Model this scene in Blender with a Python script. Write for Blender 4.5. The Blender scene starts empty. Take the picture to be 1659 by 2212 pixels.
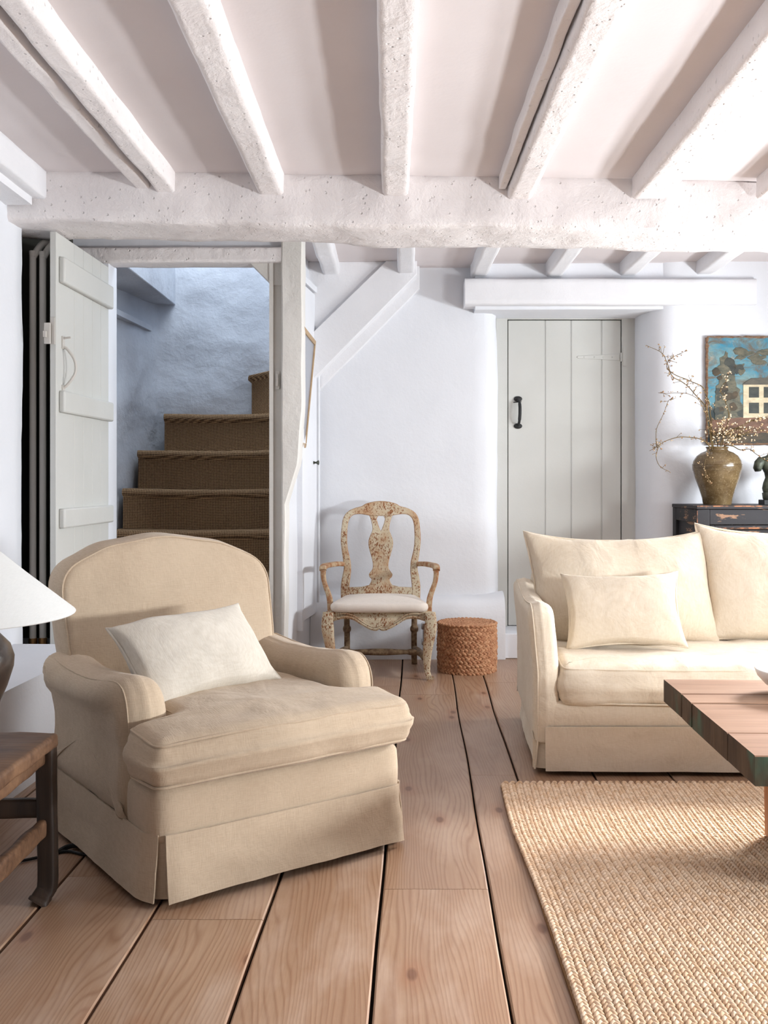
import bpy, bmesh, math, random
import numpy as np
from mathutils import Vector, Matrix, noise

# ------------------------------------------------------------------ camera, world, light, exposure
SC = bpy.context.scene
COL = SC.collection
EYE = 1.15                                   # camera height, looking along +Y
cam_d = bpy.data.cameras.new('camera')
cam_d.sensor_fit = 'AUTO'; cam_d.sensor_width = 36.0; cam_d.lens = 35.0
cam_d.shift_x = -30.5 / 2212; cam_d.shift_y = -66.0 / 2212
cam_d.clip_start = 0.05
cam = bpy.data.objects.new('camera', cam_d); COL.objects.link(cam)
cam.location = (0, 0, EYE); cam.rotation_euler = (math.radians(90), 0, 0)
SC.camera = cam

SC.view_settings.view_transform = 'Standard'
SC.view_settings.look = 'None'
SC.view_settings.gamma = 1.0
SC.view_settings.use_curve_mapping = False
SC.view_settings.exposure = -0.44

world = bpy.data.worlds.new('world'); SC.world = world
world.use_nodes = True
world.node_tree.nodes['Background'].inputs[0].default_value = (0.93, 0.96, 1.0, 1)
world.node_tree.nodes['Background'].inputs[1].default_value = 0.18

def area(name, loc, target, sx, sy, power, color=(1, 1, 1), spread=180):
    l = bpy.data.lights.new(name, 'AREA'); l.shape = 'RECTANGLE'; l.size = sx; l.size_y = sy
    l.energy = power; l.color = color; l.spread = math.radians(spread)
    o = bpy.data.objects.new(name, l); COL.objects.link(o); o.location = loc
    d = Vector(target) - Vector(loc)
    o.rotation_euler = d.to_track_quat('-Z', 'Y').to_euler()
    return o
# daylight through the two windows of the right-hand wall, and from the landing window above the stairs
area('daylight_far_window', (2.98, 4.75, 1.45), (0, 4.75, 1.3), 1.3, 0.25, 126, (0.93, 0.97, 1.0))
area('daylight_near_window', (2.98, 2.1, 1.0), (0, 2.1, 1.0), 1.2, 0.2, 195, (0.93, 0.97, 1.0))
area('daylight_landing', (-1.05, 6.35, 3.5), (-1.15, 6.45, 0), 0.7, 1.2, 40, (0.84, 0.92, 1.0))

# soft low sun through the far window
sl_ = bpy.data.lights.new('sun', 'SUN'); sl_.energy = 14; sl_.angle = math.radians(14); sl_.color = (1.0, 0.97, 0.94)
so_ = bpy.data.objects.new('sun', sl_); COL.objects.link(so_)
so_.rotation_euler = Vector((-1.0, -1.0, -.85)).to_track_quat('-Z', 'Y').to_euler()

# ------------------------------------------------------------------ small helpers
def lin(c):
    return tuple(((v / 255) / 12.92 if v / 255 <= 0.04045 else ((v / 255 + 0.055) / 1.055) ** 2.4) for v in c)
def rgba(c): return (*lin(c), 1.0)
def lerp(a, b, t): return a + (b - a) * t
def at(px, py, d):
    """a point of the photo's frame, at distance d from the camera, in metres"""
    return Vector(((px - 860) * d / 2150, d, EYE - (py - 1040) * d / 2150))

class Mat:
    def __init__(s, name, rough=0.8, spec=0.3):
        s.m = bpy.data.materials.new(name); s.m.use_nodes = True
        s.nt = s.m.node_tree; s.b = s.nt.nodes['Principled BSDF']
        s.b.inputs['Roughness'].default_value = rough
        s.b.inputs['Specular IOR Level'].default_value = spec
        s.tc = s.nt.nodes.new('ShaderNodeTexCoord')
        s.bumps = None
    def n(s, t, **kw):
        nd = s.nt.nodes.new(t)
        for k, v in kw.items(): setattr(nd, k, v)
        return nd
    def link(s, a, b): s.nt.links.new(a, b)
    def coords(s, scale=(1, 1, 1), rot=(0, 0, 0), src='Object', loc=(0, 0, 0)):
        mp = s.n('ShaderNodeMapping')
        mp.inputs['Scale'].default_value = scale; mp.inputs['Rotation'].default_value = rot; mp.inputs['Location'].default_value = loc
        s.link(s.tc.outputs[src], mp.inputs[0]); return mp.outputs[0]
    def noise(s, co, scale, detail=4, rough=0.55, dist=0.0):
        nd = s.n('ShaderNodeTexNoise'); nd.inputs['Scale'].default_value = scale
        nd.inputs['Detail'].default_value = detail; nd.inputs['Roughness'].default_value = rough
        nd.inputs['Distortion'].default_value = dist
        s.link(co, nd.inputs['Vector']); return nd.outputs[0]
    def voro(s, co, scale, feature='F1', rnd=1.0, dims='3D'):
        nd = s.n('ShaderNodeTexVoronoi'); nd.feature = feature; nd.voronoi_dimensions = dims; nd.inputs['Scale'].default_value = scale
        nd.inputs['Randomness'].default_value = rnd
        s.link(co, nd.inputs['Vector']); return nd.outputs['Distance']
    def wave(s, co, scale, dist=0, detail=2, direction='X', profile='SIN', dscale=1.0):
        nd = s.n('ShaderNodeTexWave'); nd.bands_direction = direction; nd.wave_profile = profile
        nd.inputs['Scale'].default_value = scale; nd.inputs['Distortion'].default_value = dist
        nd.inputs['Detail'].default_value = detail; nd.inputs['Detail Scale'].default_value = dscale
        s.link(co, nd.inputs['Vector']); return nd.outputs['Fac']
    def ramp(s, f, lo, hi, v0=0.0, v1=1.0):
        nd = s.n('ShaderNodeMapRange'); nd.inputs[1].default_value = lo; nd.inputs[2].default_value = hi
        nd.inputs[3].default_value = v0; nd.inputs[4].default_value = v1
        s.link(f, nd.inputs[0]); return nd.outputs[0]
    def math(s, op, a, b=None):
        nd = s.n('ShaderNodeMath', operation=op)
        for i, v in enumerate((a, b)):
            if v is None: continue
            if isinstance(v, (int, float)): nd.inputs[i].default_value = v
            else: s.link(v, nd.inputs[i])
        return nd.outputs[0]
    def mix(s, f, a, b, mode='MIX'):
        nd = s.n('ShaderNodeMix', data_type='RGBA', blend_type=mode)
        if isinstance(f, (int, float)): nd.inputs[0].default_value = f
        else: s.link(f, nd.inputs[0])
        for i, v in ((6, a), (7, b)):
            if isinstance(v, tuple): nd.inputs[i].default_value = rgba(v)
            else: s.link(v, nd.inputs[i])
        return nd.outputs[2]
    def base(s, c):
        if isinstance(c, tuple): s.b.inputs['Base Color'].default_value = rgba(c)
        else: s.link(c, s.b.inputs['Base Color'])
        return s
    def bump(s, h, strength=0.3, dist=0.01):
        nd = s.n('ShaderNodeBump'); nd.inputs['Strength'].default_value = strength; nd.inputs['Distance'].default_value = dist
        s.link(h, nd.inputs['Height'])
        if s.bumps is not None: s.link(s.bumps, nd.inputs['Normal'])
        s.bumps = nd.outputs[0]; s.link(s.bumps, s.b.inputs['Normal']); return s
    def rough(s, f): s.link(f, s.b.inputs['Roughness']); return s

def paint(name, c1, c2, vs=2.2, rough=0.65, fine=0.25, coarse=0.35, cs=5.0, spec=0.25):
    m = Mat(name, rough, spec); co = m.coords()
    m.base(m.mix(m.ramp(m.noise(co, vs, 5), 0.35, 0.7), c1, c2))
    m.bump(m.noise(co, cs, 6, 0.6), coarse, 0.03)
    m.bump(m.noise(co, 70, 3), fine, 0.004)
    return m
def linen(name, c1, c2, scale=1.0, bump=0.22, wr=0.35):
    m = Mat(name, 0.95, 0.1); co = m.coords()
    a = m.noise(m.coords((420 * scale, 40 * scale, 40 * scale)), 1.0, 2)
    b = m.noise(m.coords((40 * scale, 40 * scale, 420 * scale)), 1.0, 2)
    weave = m.math('ADD', a, b)
    big = m.noise(co, 3.0, 4)
    f = m.math('ADD', m.ramp(weave, 0.75, 1.25, -0.25, 0.45), m.ramp(big, 0.35, 0.7, 0.0, 0.7))
    m.base(m.mix(f, c1, c2))
    m.bump(m.noise(co, 7, 4, 0.55, 0.6), wr, 0.02)
    m.bump(weave, bump, 0.002)
    m.b.inputs['Sheen Weight'].default_value = 0.15
    return m

# ---- materials
W = {}
W['wall'] = paint('white_limewash', (229, 231, 236), (223, 225, 230), 1.5, 0.8, 0.12, 0.32, 3.0)
W['ceil'] = paint('ceiling_plaster', (220, 213, 213), (214, 206, 206), 1.2, 0.85, 0.06, 0.12, 3.0)
def beam_mat(name, c1, c2, holes):
    m = Mat(name, 0.7, 0.22); co = m.coords()
    m.base(m.mix(m.ramp(m.noise(co, 2.5, 5), 0.35, 0.7), c1, c2))
    m.bump(m.noise(co, 6, 6, 0.64, 0.25), 0.6 if holes else 0.22, 0.03)
    m.bump(m.noise(m.coords((60, 12, 60)), 1.0, 3), 0.25, 0.004)
    if holes:
        v = m.voro(co, 26)
        m.bump(m.ramp(v, 0.05, 0.16), 0.6, 0.012)
    return m
W['beam'] = beam_mat('painted_old_timber', (236, 231, 230), (229, 223, 222), True)
W['beam_white'] = beam_mat('white_painted_timber', (231, 231, 234), (225, 225, 228), False)
W['door'] = paint('pale_grey_door_paint', (206, 206, 202), (200, 200, 195), 1.5, 0.5, 0.1, 0.12, 5)
W['post'] = paint('warm_grey_painted_post', (226, 223, 218), (218, 215, 209), 3, 0.55, 0.2, 0.5, 6)
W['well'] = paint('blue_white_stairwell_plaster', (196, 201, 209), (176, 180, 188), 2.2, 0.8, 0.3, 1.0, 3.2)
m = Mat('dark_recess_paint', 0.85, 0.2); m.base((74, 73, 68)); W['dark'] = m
m = Mat('underfloor', 0.9, 0.1); m.base((34, 27, 22)); W['gapdark'] = m

# limed pine floorboards
m = Mat('worn_pine_boards', 0.4, 0.6)
geo = m.n('ShaderNodeNewGeometry'); rnd = geo.outputs['Random Per Island']
off = m.n('ShaderNodeCombineXYZ'); m.link(m.math('MULTIPLY', rnd, 37.0), off.inputs[1]); m.link(m.math('MULTIPLY', rnd, 11.0), off.inputs[0])
add = m.n('ShaderNodeVectorMath', operation='ADD'); m.link(m.tc.outputs['Object'], add.inputs[0]); m.link(off.outputs[0], add.inputs[1])
def mapped(src, sc):
    mp = m.n('ShaderNodeMapping'); mp.inputs['Scale'].default_value = sc; m.link(src, mp.inputs[0]); return mp.outputs[0]
# cathedral grain: rings of a slowly wandering trunk axis
warp = m.noise(mapped(add.outputs[0], (4.5, 0.62, 1)), 1.0, 2.5, 0.5)
sepf = m.n('ShaderNodeSeparateXYZ'); m.link(add.outputs[0], sepf.inputs[0])
rings = m.math('FRACT', m.math('ADD', m.math('MULTIPLY', warp, 20.0), m.math('MULTIPLY', sepf.outputs[0], 78.0)))
rings = m.math('ABSOLUTE', m.math('SUBTRACT', rings, 0.5))
grain = m.noise(mapped(add.outputs[0], (85, 3.0, 1)), 1.0, 4, 0.6)
tone = m.noise(mapped(add.outputs[0], (2.0, 0.8, 1)), 1.0, 3)
col = m.mix(m.ramp(tone, 0.3, 0.7), (152, 120, 94), (174, 144, 118))
col = m.mix(m.ramp(rnd, 0, 1, 0.0, 0.30), col, (160, 122, 97))
col = m.mix(m.ramp(rings, 0.26, 0.5, 0.0, 0.62), col, (128, 88, 62))
col = m.mix(m.ramp(grain, 0.45, 0.75, 0.0, 0.42), col, (140, 100, 76))
lime = m.noise(mapped(add.outputs[0], (5, 1.6, 1)), 1.0, 5, 0.6)
col = m.mix(m.ramp(lime, 0.48, 0.75, 0.0, 0.5), col, (204, 184, 168))
vc = mapped(add.outputs[0], (3.4, 1.5, 1))
kn = m.voro(vc, 1.0, dims='2D')
col = m.mix(m.ramp(kn, 0.030, 0.055, 0.85, 0.0), col, (70, 48, 38))
col = m.mix(m.ramp(kn, 0.05, 0.16, 0.38, 0.0), col, (150, 96, 64))
m.base(col)
m.bump(grain, 0.18, 0.003); m.bump(rings, 0.10, 0.003)
m.rough(m.ramp(lime, 0.3, 0.7, 0.30, 0.46))
W['floor'] = m

W['arm_linen'] = linen('oatmeal_linen', (194, 175, 152), (180, 160, 137), 1.0, 0.3, 0.25)
W['sofa_linen'] = linen('cream_linen', (223, 210, 191), (213, 197, 174), 1.0, 0.16, 0.5)
W['pillow_linen'] = linen('natural_white_linen', (214, 207, 195), (200, 191, 177), 1.0, 0.25, 0.3)
W['seat_linen'] = linen('pale_linen_seat', (226, 216, 206), (214, 203, 192), 1.2, 0.2, 0.2)
W['shade_linen'] = linen('white_lampshade_linen', (218, 219, 217), (211, 212, 210), 1.3, 0.1, 0.02)

# distressed chair paint
m = Mat('flaking_cream_chair_paint', 0.75, 0.2); co = m.coords()
f1 = m.noise(m.coords((1, 1, 0.6)), 115, 5, 0.7); f2 = m.noise(co, 9, 3)
wear = m.math('ADD', f1, m.math('MULTIPLY', m.math('SUBTRACT', f2, 0.5), 0.35))
wood = m.mix(m.noise(co, 14, 3), (96, 60, 40), (164, 108, 70))
pt = m.mix(m.noise(co, 20, 3), (208, 196, 172), (188, 174, 148)); pt = m.mix(m.ramp(m.noise(co, 7, 4, 0.6), .46, .66, 0, .75), pt, (178, 136, 98))
mask = m.ramp(wear, 0.53, 0.58)
m.base(m.mix(mask, pt, wood)); m.bump(m.math('MULTIPLY', mask, -1), 0.3, 0.003)
W['chair_paint'] = m
m = Mat('bare_worn_chair_wood', 0.6, 0.25); co = m.coords()
m.base(m.mix(m.ramp(m.noise(co, 30, 5, 0.65), 0.4, 0.62), (158, 108, 72), (192, 172, 142))); m.bump(m.noise(co, 50, 3), 0.2, 0.004)
W['chair_wood'] = m
m = Mat('dark_worn_chair_wood', 0.65, 0.25); co = m.coords()
m.base(m.mix(m.ramp(m.noise(co, 30, 5, 0.65), 0.35, 0.65), (86, 62, 46), (150, 128, 100))); m.bump(m.noise(co, 50, 3), 0.2, 0.004)
W['chair_dark'] = m

# woven materials
def fibre(name, c1, c2, c3, sc=60):
    m = Mat(name, 0.75, 0.25); g = m.n('ShaderNodeNewGeometry'); co = m.coords()
    c = m.mix(g.outputs['Random Per Island'], c1, c2)
    c = m.mix(m.ramp(m.noise(co, sc, 4, 0.65), 0.45, 0.75, 0, 0.6), c, c3)
    m.base(c); m.bump(m.noise(co, sc * 4, 3), 0.4, 0.002); return m
W['jute'] = fibre('jute_braid', (222, 188, 154), (238, 214, 188), (192, 156, 120), 40)
W['jutebase'] = fibre('jute_backing', (140, 104, 70), (150, 112, 76), (120, 88, 60), 40)
W['basket'] = fibre('banana_leaf_braid', (168, 116, 84), (196, 150, 114), (124, 80, 54), 45)
m = Mat('sisal_stair_carpet', 0.95, 0.1)
sep = m.n('ShaderNodeSeparateXYZ'); m.link(m.tc.outputs['Object'], sep.inputs[0])
K = 2 * math.pi / 0.021
yz = m.math('ADD', sep.outputs[1], sep.outputs[2])
a = m.math('SINE', m.math('MULTIPLY', m.math('ADD', sep.outputs[0], yz), K))
b = m.math('SINE', m.math('MULTIPLY', m.math('SUBTRACT', sep.outputs[0], yz), K))
w_ = m.math('MULTIPLY', a, b)
f = m.math('ADD', m.ramp(w_, -0.5, 0.6), m.math('MULTIPLY', m.math('SUBTRACT', m.noise(m.coords(), 120, 3), 0.5), 0.8))
m.base(m.mix(f, (78, 58, 44), (186, 154, 118))); m.bump(w_, 0.6, 0.004)
W['carpet'] = m

def wood(name, c1, c2, c3, axis='X', rough=0.55, s=1.0, spec=0.3):
    m = Mat(name, rough, spec)
    sc = {'X': (3, 70, 70), 'Y': (70, 3, 70), 'Z': (70, 70, 3)}[axis]
    g = m.noise(m.coords(tuple(v * s for v in sc)), 1.0, 4, 0.6)
    t = m.noise(m.coords(tuple(max(v * .08, .8) for v in sc)), 1.0, 4, 0.6)
    c = m.mix(m.ramp(g, 0.35, 0.7), c1, c2); c = m.mix(m.ramp(t, 0.42, 0.68), c, c3)
    m.base(c); m.bump(g, 0.3, 0.003); return m
W['stool'] = wood('old_elm', (104, 76, 56), (74, 52, 38), (132, 100, 74), 'X', 0.5)
W['stool_leg'] = wood('dark_old_elm', (52, 40, 32), (38, 30, 25), (76, 58, 45), 'Z', 0.5)
W['table_top'] = wood('scrubbed_pine_planks', (142, 108, 86), (124, 92, 72), (158, 126, 104), 'X', 0.5)
W['table_leg'] = wood('pine_leg', (170, 116, 78), (146, 96, 62), (186, 134, 94), 'Z', 0.55)
m = Mat('patinated_end_grain', 0.6, 0.3)
co = m.coords((14, 14, 3)); f = m.noise(co, 1.0, 5, 0.65); f2 = m.noise(m.coords((5, 5, 3)), 1.0, 4, 0.6)
c = m.mix(m.ramp(f, 0.35, 0.65), (52, 38, 28), (92, 72, 54)); c = m.mix(m.ramp(f2, 0.50, 0.64, 0, 0.8), c, (64, 104, 88))
m.base(c); m.bump(f, 0.4, 0.005); W['table_edge'] = m
m = Mat('worn_black_lacquer', 0.55, 0.22)
f = m.noise(m.coords((4, 4, 16)), 1.0, 6, 0.7); f2 = m.noise(m.coords((2, 2, 3)), 1.0, 3)
c = m.mix(m.ramp(f2, 0.3, 0.7), (34, 34, 38), (50, 49, 52)); c = m.mix(m.ramp(f, 0.565, 0.60, 0, 0.8), c, (158, 122, 96))
m.base(c); m.bump(f, 0.2, 0.003); W['lacquer'] = m
m = Mat('rubbed_wood_edge', 0.5, 0.3); f = m.noise(m.coords(), 26, 4)
m.base(m.mix(m.ramp(f, 0.42, 0.58), (168, 112, 78), (60, 50, 46))); W['rubbed'] = m
m = Mat('olive_brown_stoneware_glaze', 0.22, 0.5)
f = m.noise(m.coords((1, 1, 2.2)), 9, 5, 0.65); f3 = m.noise(m.coords(), 90, 2)
c = m.mix(m.ramp(f, 0.35, 0.65), (84, 66, 42), (108, 90, 62)); c = m.mix(m.ramp(f3, 0.55, 0.75, 0, 0.5), c, (150, 134, 106))
m.base(c); m.bump(f3, 0.1, 0.002); W['glaze'] = m
m = Mat('dark_stoneware', 0.25, 0.5); f = m.noise(m.coords((1, 1, 2)), 8, 5, 0.65)
m.base(m.mix(m.ramp(f, 0.35, 0.7), (30, 26, 24), (66, 50, 42))); m.bump(f, 0.15, 0.01); W['lampvase'] = m
m = Mat('aged_bronze', 0.5, 0.5); f = m.noise(m.coords(), 25, 5)
m.base(m.mix(m.ramp(f, 0.4, 0.65), (48, 50, 44), (92, 98, 84))); m.b.inputs['Metallic'].default_value = 0.5; W['bronze'] = m
m = Mat('black_iron', 0.55, 0.4); m.base((32, 32, 33)); m.bump(m.noise(m.coords(), 90, 3), 0.3, 0.002); W['iron'] = m
m = Mat('aged_brass', 0.35, 0.5); m.base((150, 112, 70)); m.b.inputs['Metallic'].default_value = 0.9; W['brass'] = m
m = Mat('chrome', 0.2, 0.5); m.base((200, 200, 204)); m.b.inputs['Metallic'].default_value = 1.0; W['chrome'] = m
m = Mat('grey_painted_pipe', 0.45, 0.4); m.base((198, 193, 186)); W['pipe'] = m
m = Mat('white_ceramic', 0.3, 0.5); m.base((240, 238, 234)); W['ceramic'] = m
m = Mat('black_cable', 0.5, 0.3); m.base((26, 25, 25)); W['cable'] = m
m = Mat('twig_bark', 0.8, 0.2); co = m.coords(); m.base(m.mix(m.noise(co, 14, 2), (84, 62, 48), (112, 98, 60))); W['twig'] = m
m = Mat('blossom', 0.8, 0.2); g = m.n('ShaderNodeNewGeometry'); m.base(m.mix(g.outputs['Random Per Island'], (246, 232, 208), (206, 168, 122))); W['blossom'] = m
m = Mat('flower_bud', 0.8, 0.2); g = m.n('ShaderNodeNewGeometry'); m.base(m.mix(g.outputs['Random Per Island'], (204, 178, 140), (128, 92, 62))); W['bud'] = m
m = Mat('gilded_oak_frame', 0.6, 0.3); m.base(m.mix(m.noise(m.coords((30, 30, 30)), 1, 4), (196, 170, 136), (150, 120, 88))); W['frame'] = m
m = Mat('picture_glass', 0.25, 0.4); m.base((148, 153, 163)); W['pglass'] = m

# ------------------------------------------------------------------ mesh tools
def nz(p, f, a, seed=0.0):
    v = Vector(p) * f + Vector((seed, seed * 1.7, seed * .6))
    return a * noise.noise(v)

class MB:
    def __init__(s): s.v = []; s.f = []; s.mi = []
    def add(s, vs, fs, mi=0):
        o = len(s.v); s.v += [tuple(p) for p in vs]
        for f in fs: s.f.append(tuple(i + o for i in f)); s.mi.append(mi)
        return s
    def box(s, x0, x1, y0, y1, z0, z1, mi=0, rot=None):
        vs = [Vector((x, y, z)) for z in (z0, z1) for y in (y0, y1) for x in (x0, x1)]
        if rot is not None: vs = [rot @ p for p in vs]
        return s.add(vs, [(0, 2, 3, 1), (4, 5, 7, 6), (0, 1, 5, 4), (2, 6, 7, 3), (0, 4, 6, 2), (1, 3, 7, 5)], mi)
    def rings(s, rings, closed=True, caps=True, mi=0):
        n = len(rings[0]); vs = [p for r in rings for p in r]; fs = []
        for i in range(len(rings) - 1):
            for j in range(n if closed else n - 1):
                k = (j + 1) % n
                fs.append((i * n + j, i * n + k, (i + 1) * n + k, (i + 1) * n + j))
        if caps and closed:
            fs.append(tuple(reversed(range(n)))); b = (len(rings) - 1) * n; fs.append(tuple(range(b, b + n)))
        return s.add(vs, fs, mi)
    def tube(s, path, rad, n=8, mi=0, closed=False, sq=1.0, up=None):
        """sweep a (possibly squashed) round section; rad is a number or one per point"""
        P = [Vector(p) for p in path]; m = len(P)
        rad = [rad] * m if isinstance(rad, (int, float)) else rad
        rs = []; prev = None
        for i in range(m):
            t = (P[(i + 1) % m] - P[i - 1]) if closed else (P[min(i + 1, m - 1)] - P[max(i - 1, 0)])
            t.normalize()
            if prev is None:
                a = Vector(up) if up else (Vector((0, 0, 1)) if abs(t.z) < .9 else Vector((1, 0, 0)))
            else: a = prev
            x = a - t * a.dot(t); x.normalize(); y = t.cross(x); prev = x
            rs.append([P[i] + x * math.cos(q) * rad[i] + y * math.sin(q) * rad[i] * sq for q in (2 * math.pi * k / n for k in range(n))])
        if closed: rs.append(rs[0]); return s.rings(rs, True, False, mi)
        return s.rings(rs, True, True, mi)
    def bar(s, path, secs, k=4, mi=0, up=(0, 1, 0)):
        """sweep a rounded rectangle; secs is one (w, h) for each point (w across, h along up)"""
        P = [Vector(p) for p in path]; m = len(P); rs = []
        if isinstance(secs, tuple): secs = [secs] * m
        for i in range(m):
            t = P[min(i + 1, m - 1)] - P[max(i - 1, 0)]; t.normalize()
            y = Vector(up) - t * Vector(up).dot(t); y.normalize(); x = y.cross(t)
            w, h = secs[i]; ring = []
            for q in range(16):
                a = 2 * math.pi * (q + .5) / 16; c, sn = math.cos(a), math.sin(a); e = .45
                ring.append(P[i] + x * (math.copysign(abs(c) ** e, c) * w / 2) + y * (math.copysign(abs(sn) ** e, sn) * h / 2))
            rs.append(ring)
        return s.rings(rs, True, True, mi)
    def lathe(s, prof, c=(0, 0, 0), n=40, mi=0):
        rs = [[Vector((c[0] + r * math.cos(2 * math.pi * k / n), c[1] + r * math.sin(2 * math.pi * k / n), c[2] + z)) for k in range(n)] for r, z in prof]
        return s.rings(rs, True, True, mi)
    def blob(s, c, ax, nu=8, nv=5, mi=0):
        c = Vector(c); ax = [Vector(a) for a in ax]; vs = [c - ax[2]]; fs = []
        for j in range(1, nv):
            ph = -math.pi / 2 + math.pi * j / nv
            for i in range(nu):
                th = 2 * math.pi * i / nu
                vs.append(c + ax[0] * math.cos(ph) * math.cos(th) + ax[1] * math.cos(ph) * math.sin(th) + ax[2] * math.sin(ph))
        vs.append(c + ax[2]); last = len(vs) - 1
        for i in range(nu):
            k = (i + 1) % nu
            fs.append((0, 1 + k, 1 + i))
            for j in range(nv - 2): fs.append((1 + j * nu + i, 1 + j * nu + k, 1 + (j + 1) * nu + k, 1 + (j + 1) * nu + i))
            fs.append((last, 1 + (nv - 2) * nu + i, 1 + (nv - 2) * nu + k))
        return s.add(vs, fs, mi)
    def build(s, name, mats, parent=None, smooth=True, bevel=0.0, sub=0, wrinkle=None, angle=40):
        me = bpy.data.meshes.new(name); me.from_pydata(s.v, [], s.f)
        if not isinstance(mats, (list, tuple)): mats = [mats]
        for mt in mats: me.materials.append(mt.m)
        if len(mats) > 1: me.polygons.foreach_set('material_index', s.mi)
        return finish(me, name, parent, smooth, bevel, sub, wrinkle, angle)

def finish(me, name, parent=None, smooth=True, bevel=0.0, sub=0, wrinkle=None, angle=40):
    bm = bmesh.new(); bm.from_mesh(me)
    bmesh.ops.recalc_face_normals(bm, faces=bm.faces)
    if wrinkle:
        bm.normal_update()
        for fr, am, sd in wrinkle:
            mv = [(v, v.normal * nz(v.co, fr, am, sd)) for v in bm.verts]
            for v, d in mv: v.co += d
    bm.to_mesh(me); bm.free()
    if smooth:
        me.polygons.foreach_set('use_smooth', [True] * len(me.polygons))
        me.set_sharp_from_angle(angle=math.radians(angle))
    me.update()
    o = bpy.data.objects.new(name, me); COL.objects.link(o)
    if parent is not None: o.parent = parent
    if bevel:
        b = o.modifiers.new('bevel', 'BEVEL'); b.width = bevel; b.segments = 2; b.limit_method = 'ANGLE'; b.angle_limit = math.radians(35)
        b.harden_normals = False
    if sub:
        b = o.modifiers.new('sub', 'SUBSURF'); b.levels = sub; b.render_levels = sub
    return o

def thing(name, label, cat, loc=(0, 0, 0), rz=0.0, group=None):
    o = bpy.data.objects.new(name, None); o.empty_display_size = .1; COL.objects.link(o)
    o.location = loc; o.rotation_euler = (0, 0, rz); return tag(o, label, cat, group)
def tag(o, label, cat, group=None):
    o['label'] = label; o['category'] = cat
    if group: o['group'] = group
    return o
def struct(o, label=None):
    o['kind'] = 'structure'
    if label: o['label'] = label
    return o

def spline(pts, n=8, closed=False):
    P = [Vector(p) for p in pts]; m = len(P); out = []
    for i in range(m if closed else m - 1):
        if closed: a, b, c, d = P[i - 1], P[i], P[(i + 1) % m], P[(i + 2) % m]
        else: a, b, c, d = P[max(i - 1, 0)], P[i], P[i + 1], P[min(i + 2, m - 1)]
        for k in range(n):
            t = k / n
            out.append(.5 * ((2 * b) + (c - a) * t + (2 * a - 5 * b + 4 * c - d) * t * t + (3 * b - a - 3 * c + d) * t ** 3))
    if not closed: out.append(P[-1])
    return out

def rpoly(pts, step=0.03, seg=6):
    """closed 2-D outline from (x, y, corner radius), densely sampled, counter-clockwise"""
    n = len(pts); raw = []
    for i in range(n):
        p = Vector(pts[i][:2]); a = Vector(pts[i - 1][:2]); b = Vector(pts[(i + 1) % n][:2]); r = pts[i][2] if len(pts[i]) > 2 else 0
        if r <= 0: raw.append(p); continue
        da = (a - p); db = (b - p); la, lb = da.length, db.length; da.normalize(); db.normalize()
        ang = da.angle(db); t = min(r / math.tan(ang / 2), la * .49, lb * .49)
        p0 = p + da * t; p1 = p + db * t
        for k in range(seg + 1):
            u = k / seg; raw.append(p0 * (1 - u) ** 2 + p * 2 * u * (1 - u) + p1 * u * u)
    out = []
    for i in range(len(raw)):
        a, b = raw[i], raw[(i + 1) % len(raw)]; L = (b - a).length
        if L < 1e-5: continue
        k = max(1, round(L / step))
        out += [a + (b - a) * (j / k) for j in range(k)]
    area_ = sum(out[i].x * out[(i + 1) % len(out)].y - out[(i + 1) % len(out)].x * out[i].y for i in range(len(out)))
    return out if area_ > 0 else out[::-1]

def normals2(prof):
    n = len(prof); N = []
    for i in range(n):
        t = prof[(i + 1) % n] - prof[i - 1]; v = Vector((t.y, -t.x)); v.normalize(); N.append(v)
    return N

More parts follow.
